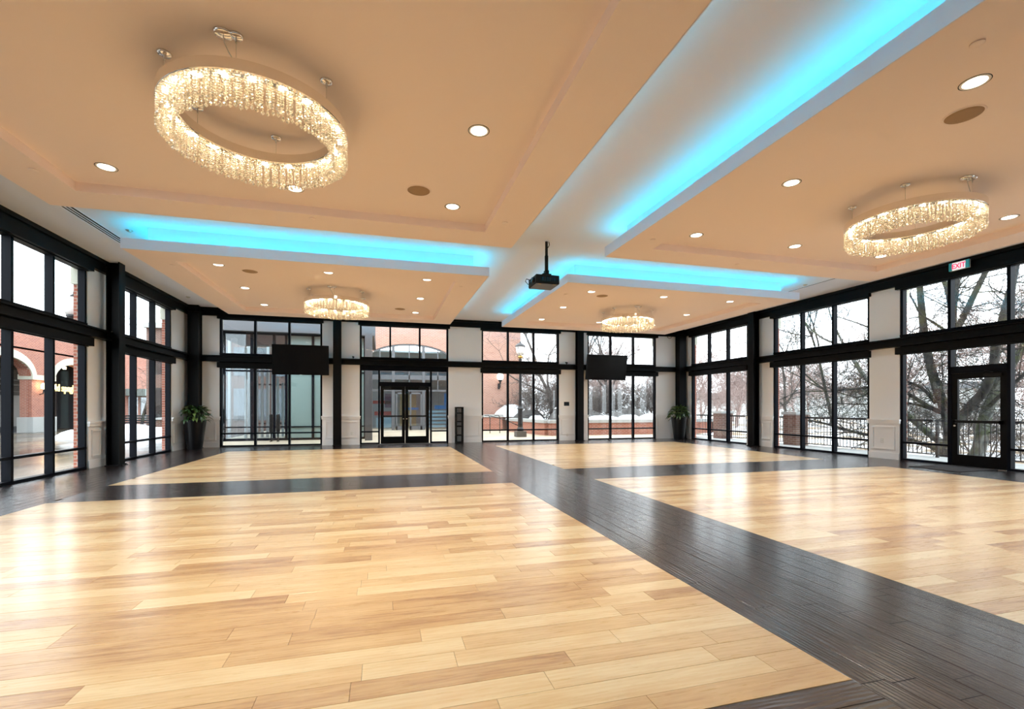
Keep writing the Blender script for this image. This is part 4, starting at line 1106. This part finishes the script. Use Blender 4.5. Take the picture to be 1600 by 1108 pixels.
# wood in the distance: alike trees that nothing tells apart
def fat(paths, k): return [(l, p, [max(x, k) for x in r_]) for l, p, r_ in paths]
far = []; shr = []
fr = random.Random(4)
for k in range(3):
    out = []; grow(out, (0, 0, 0), (0, 0, 1), .15, 6.0, 0, 4, random.Random(60+k), 0, .8, (10, 7, 5, 4)); a, b = tree_mesh(fat(out, .014))
    far.append((a.mesh('trunk', M['barkhaze'], True), b.mesh('twigs', M['barkhaze'])))
    out = []
    for q in range(7):
        t = q*.9; grow(out, (.25*math.cos(t), .25*math.sin(t), 0), (math.cos(t)*.6, math.sin(t)*.6, 1), .022, fr.uniform(1.2, 1.9), 1, 4, random.Random(80+k*9+q), 0, .8, (6, 6, 5, 4))
    shr.append(MB())
    for l_, p_, r_ in fat(out, .005): shr[-1].tube(p_, r_, 3, False)
spots = []
for k in range(16): spots.append((9.8 + k*1.55 + fr.uniform(-.6, .6), 34.5 + fr.uniform(-1, 9)))
for k in range(15): spots.append((26 + fr.uniform(0, 11), 1.0 + k*1.35 + fr.uniform(-.6, .6)))
for k in range(8): spots.append((34 + k*2.2 + fr.uniform(-1, 1), 50 + fr.uniform(-4, 4)))
for k in range(4): spots.append((42 + fr.uniform(-2, 4), 32 + k*3.2))
for k, (x, y) in enumerate(spots):
    tree((x, y, -.5), 7, .16, 0, None, 'haze-tinted pinkish bare tree in the distant winter wood', group='distant winter wood', name='distant_tree', meshes=far[k % 3], rz=fr.uniform(0, 6), s=fr.uniform(.55, .85))
ss = []
for k in range(24): ss.append((8.9 + k*.42 + fr.uniform(-.2, .2), 26.2 + fr.uniform(-.4, 4.4), .5))
for k in range(12): ss.append((20.8 + fr.uniform(-.8, 3), 3.5 + k*1.0, -.42))
for lab, test in (('grey-brown leafless undergrowth filling the snowy garden bed', lambda z: z > 0), ('grey-brown leafless undergrowth beyond the terrace railing', lambda z: z < 0)):
    mb = MB()
    for k, (x, y, z) in enumerate(ss):
        if not test(z): continue
        c_ = fr.uniform(.8, 1.25); a_ = fr.uniform(0, 6); ca, sa = c_*math.cos(a_), c_*math.sin(a_); b = shr[k % 3]
        mb.add([(x+v[0]*ca-v[1]*sa, y+v[0]*sa+v[1]*ca, z+v[2]*c_) for v in b.v], b.f)
    tag(mb.build('undergrowth', M['barkfar']), lab, 'undergrowth', None, 'stuff')
r = tag(empty('distant_building', (70, 78, -.5)), 'pale long low building beyond the winter wood', 'building')
box('wall', M['stonecap'], r, -2, 2, -40, 25, 0, 4.2); box('roof', M['greymetal'], r, -3, 3, -41, 26, 4.2, 4.9)

# ------------------------------------------------------------------ office wing seen through the vestibule
r = tag(empty('office_wing', (-8.5, 33.0, -.05)), 'grey-brown office wing with window strips behind the vestibule', 'building')
box('wall', M['brick_brown'], r, -5.2, 5.0, .1, 6.0, 0, 6.2)
for k in range(9):
    box('window_strip', M['greyglass'], r, -4.9+k*1.1, -4.15+k*1.1, .02, .06, .6, 2.6)
    box('upper_window', M['greyglass'], r, -4.9+k*1.1, -4.15+k*1.1, .02, .06, 3.4, 5.2)
    box('pilaster', M['stonecap'], r, -4.10+k*1.1, -3.95+k*1.1, -.08, .1, 0, 5.9)
box('cornice', M['stonecap'], r, -5.3, 5.1, -.15, 6.1, 6.2, 6.5)
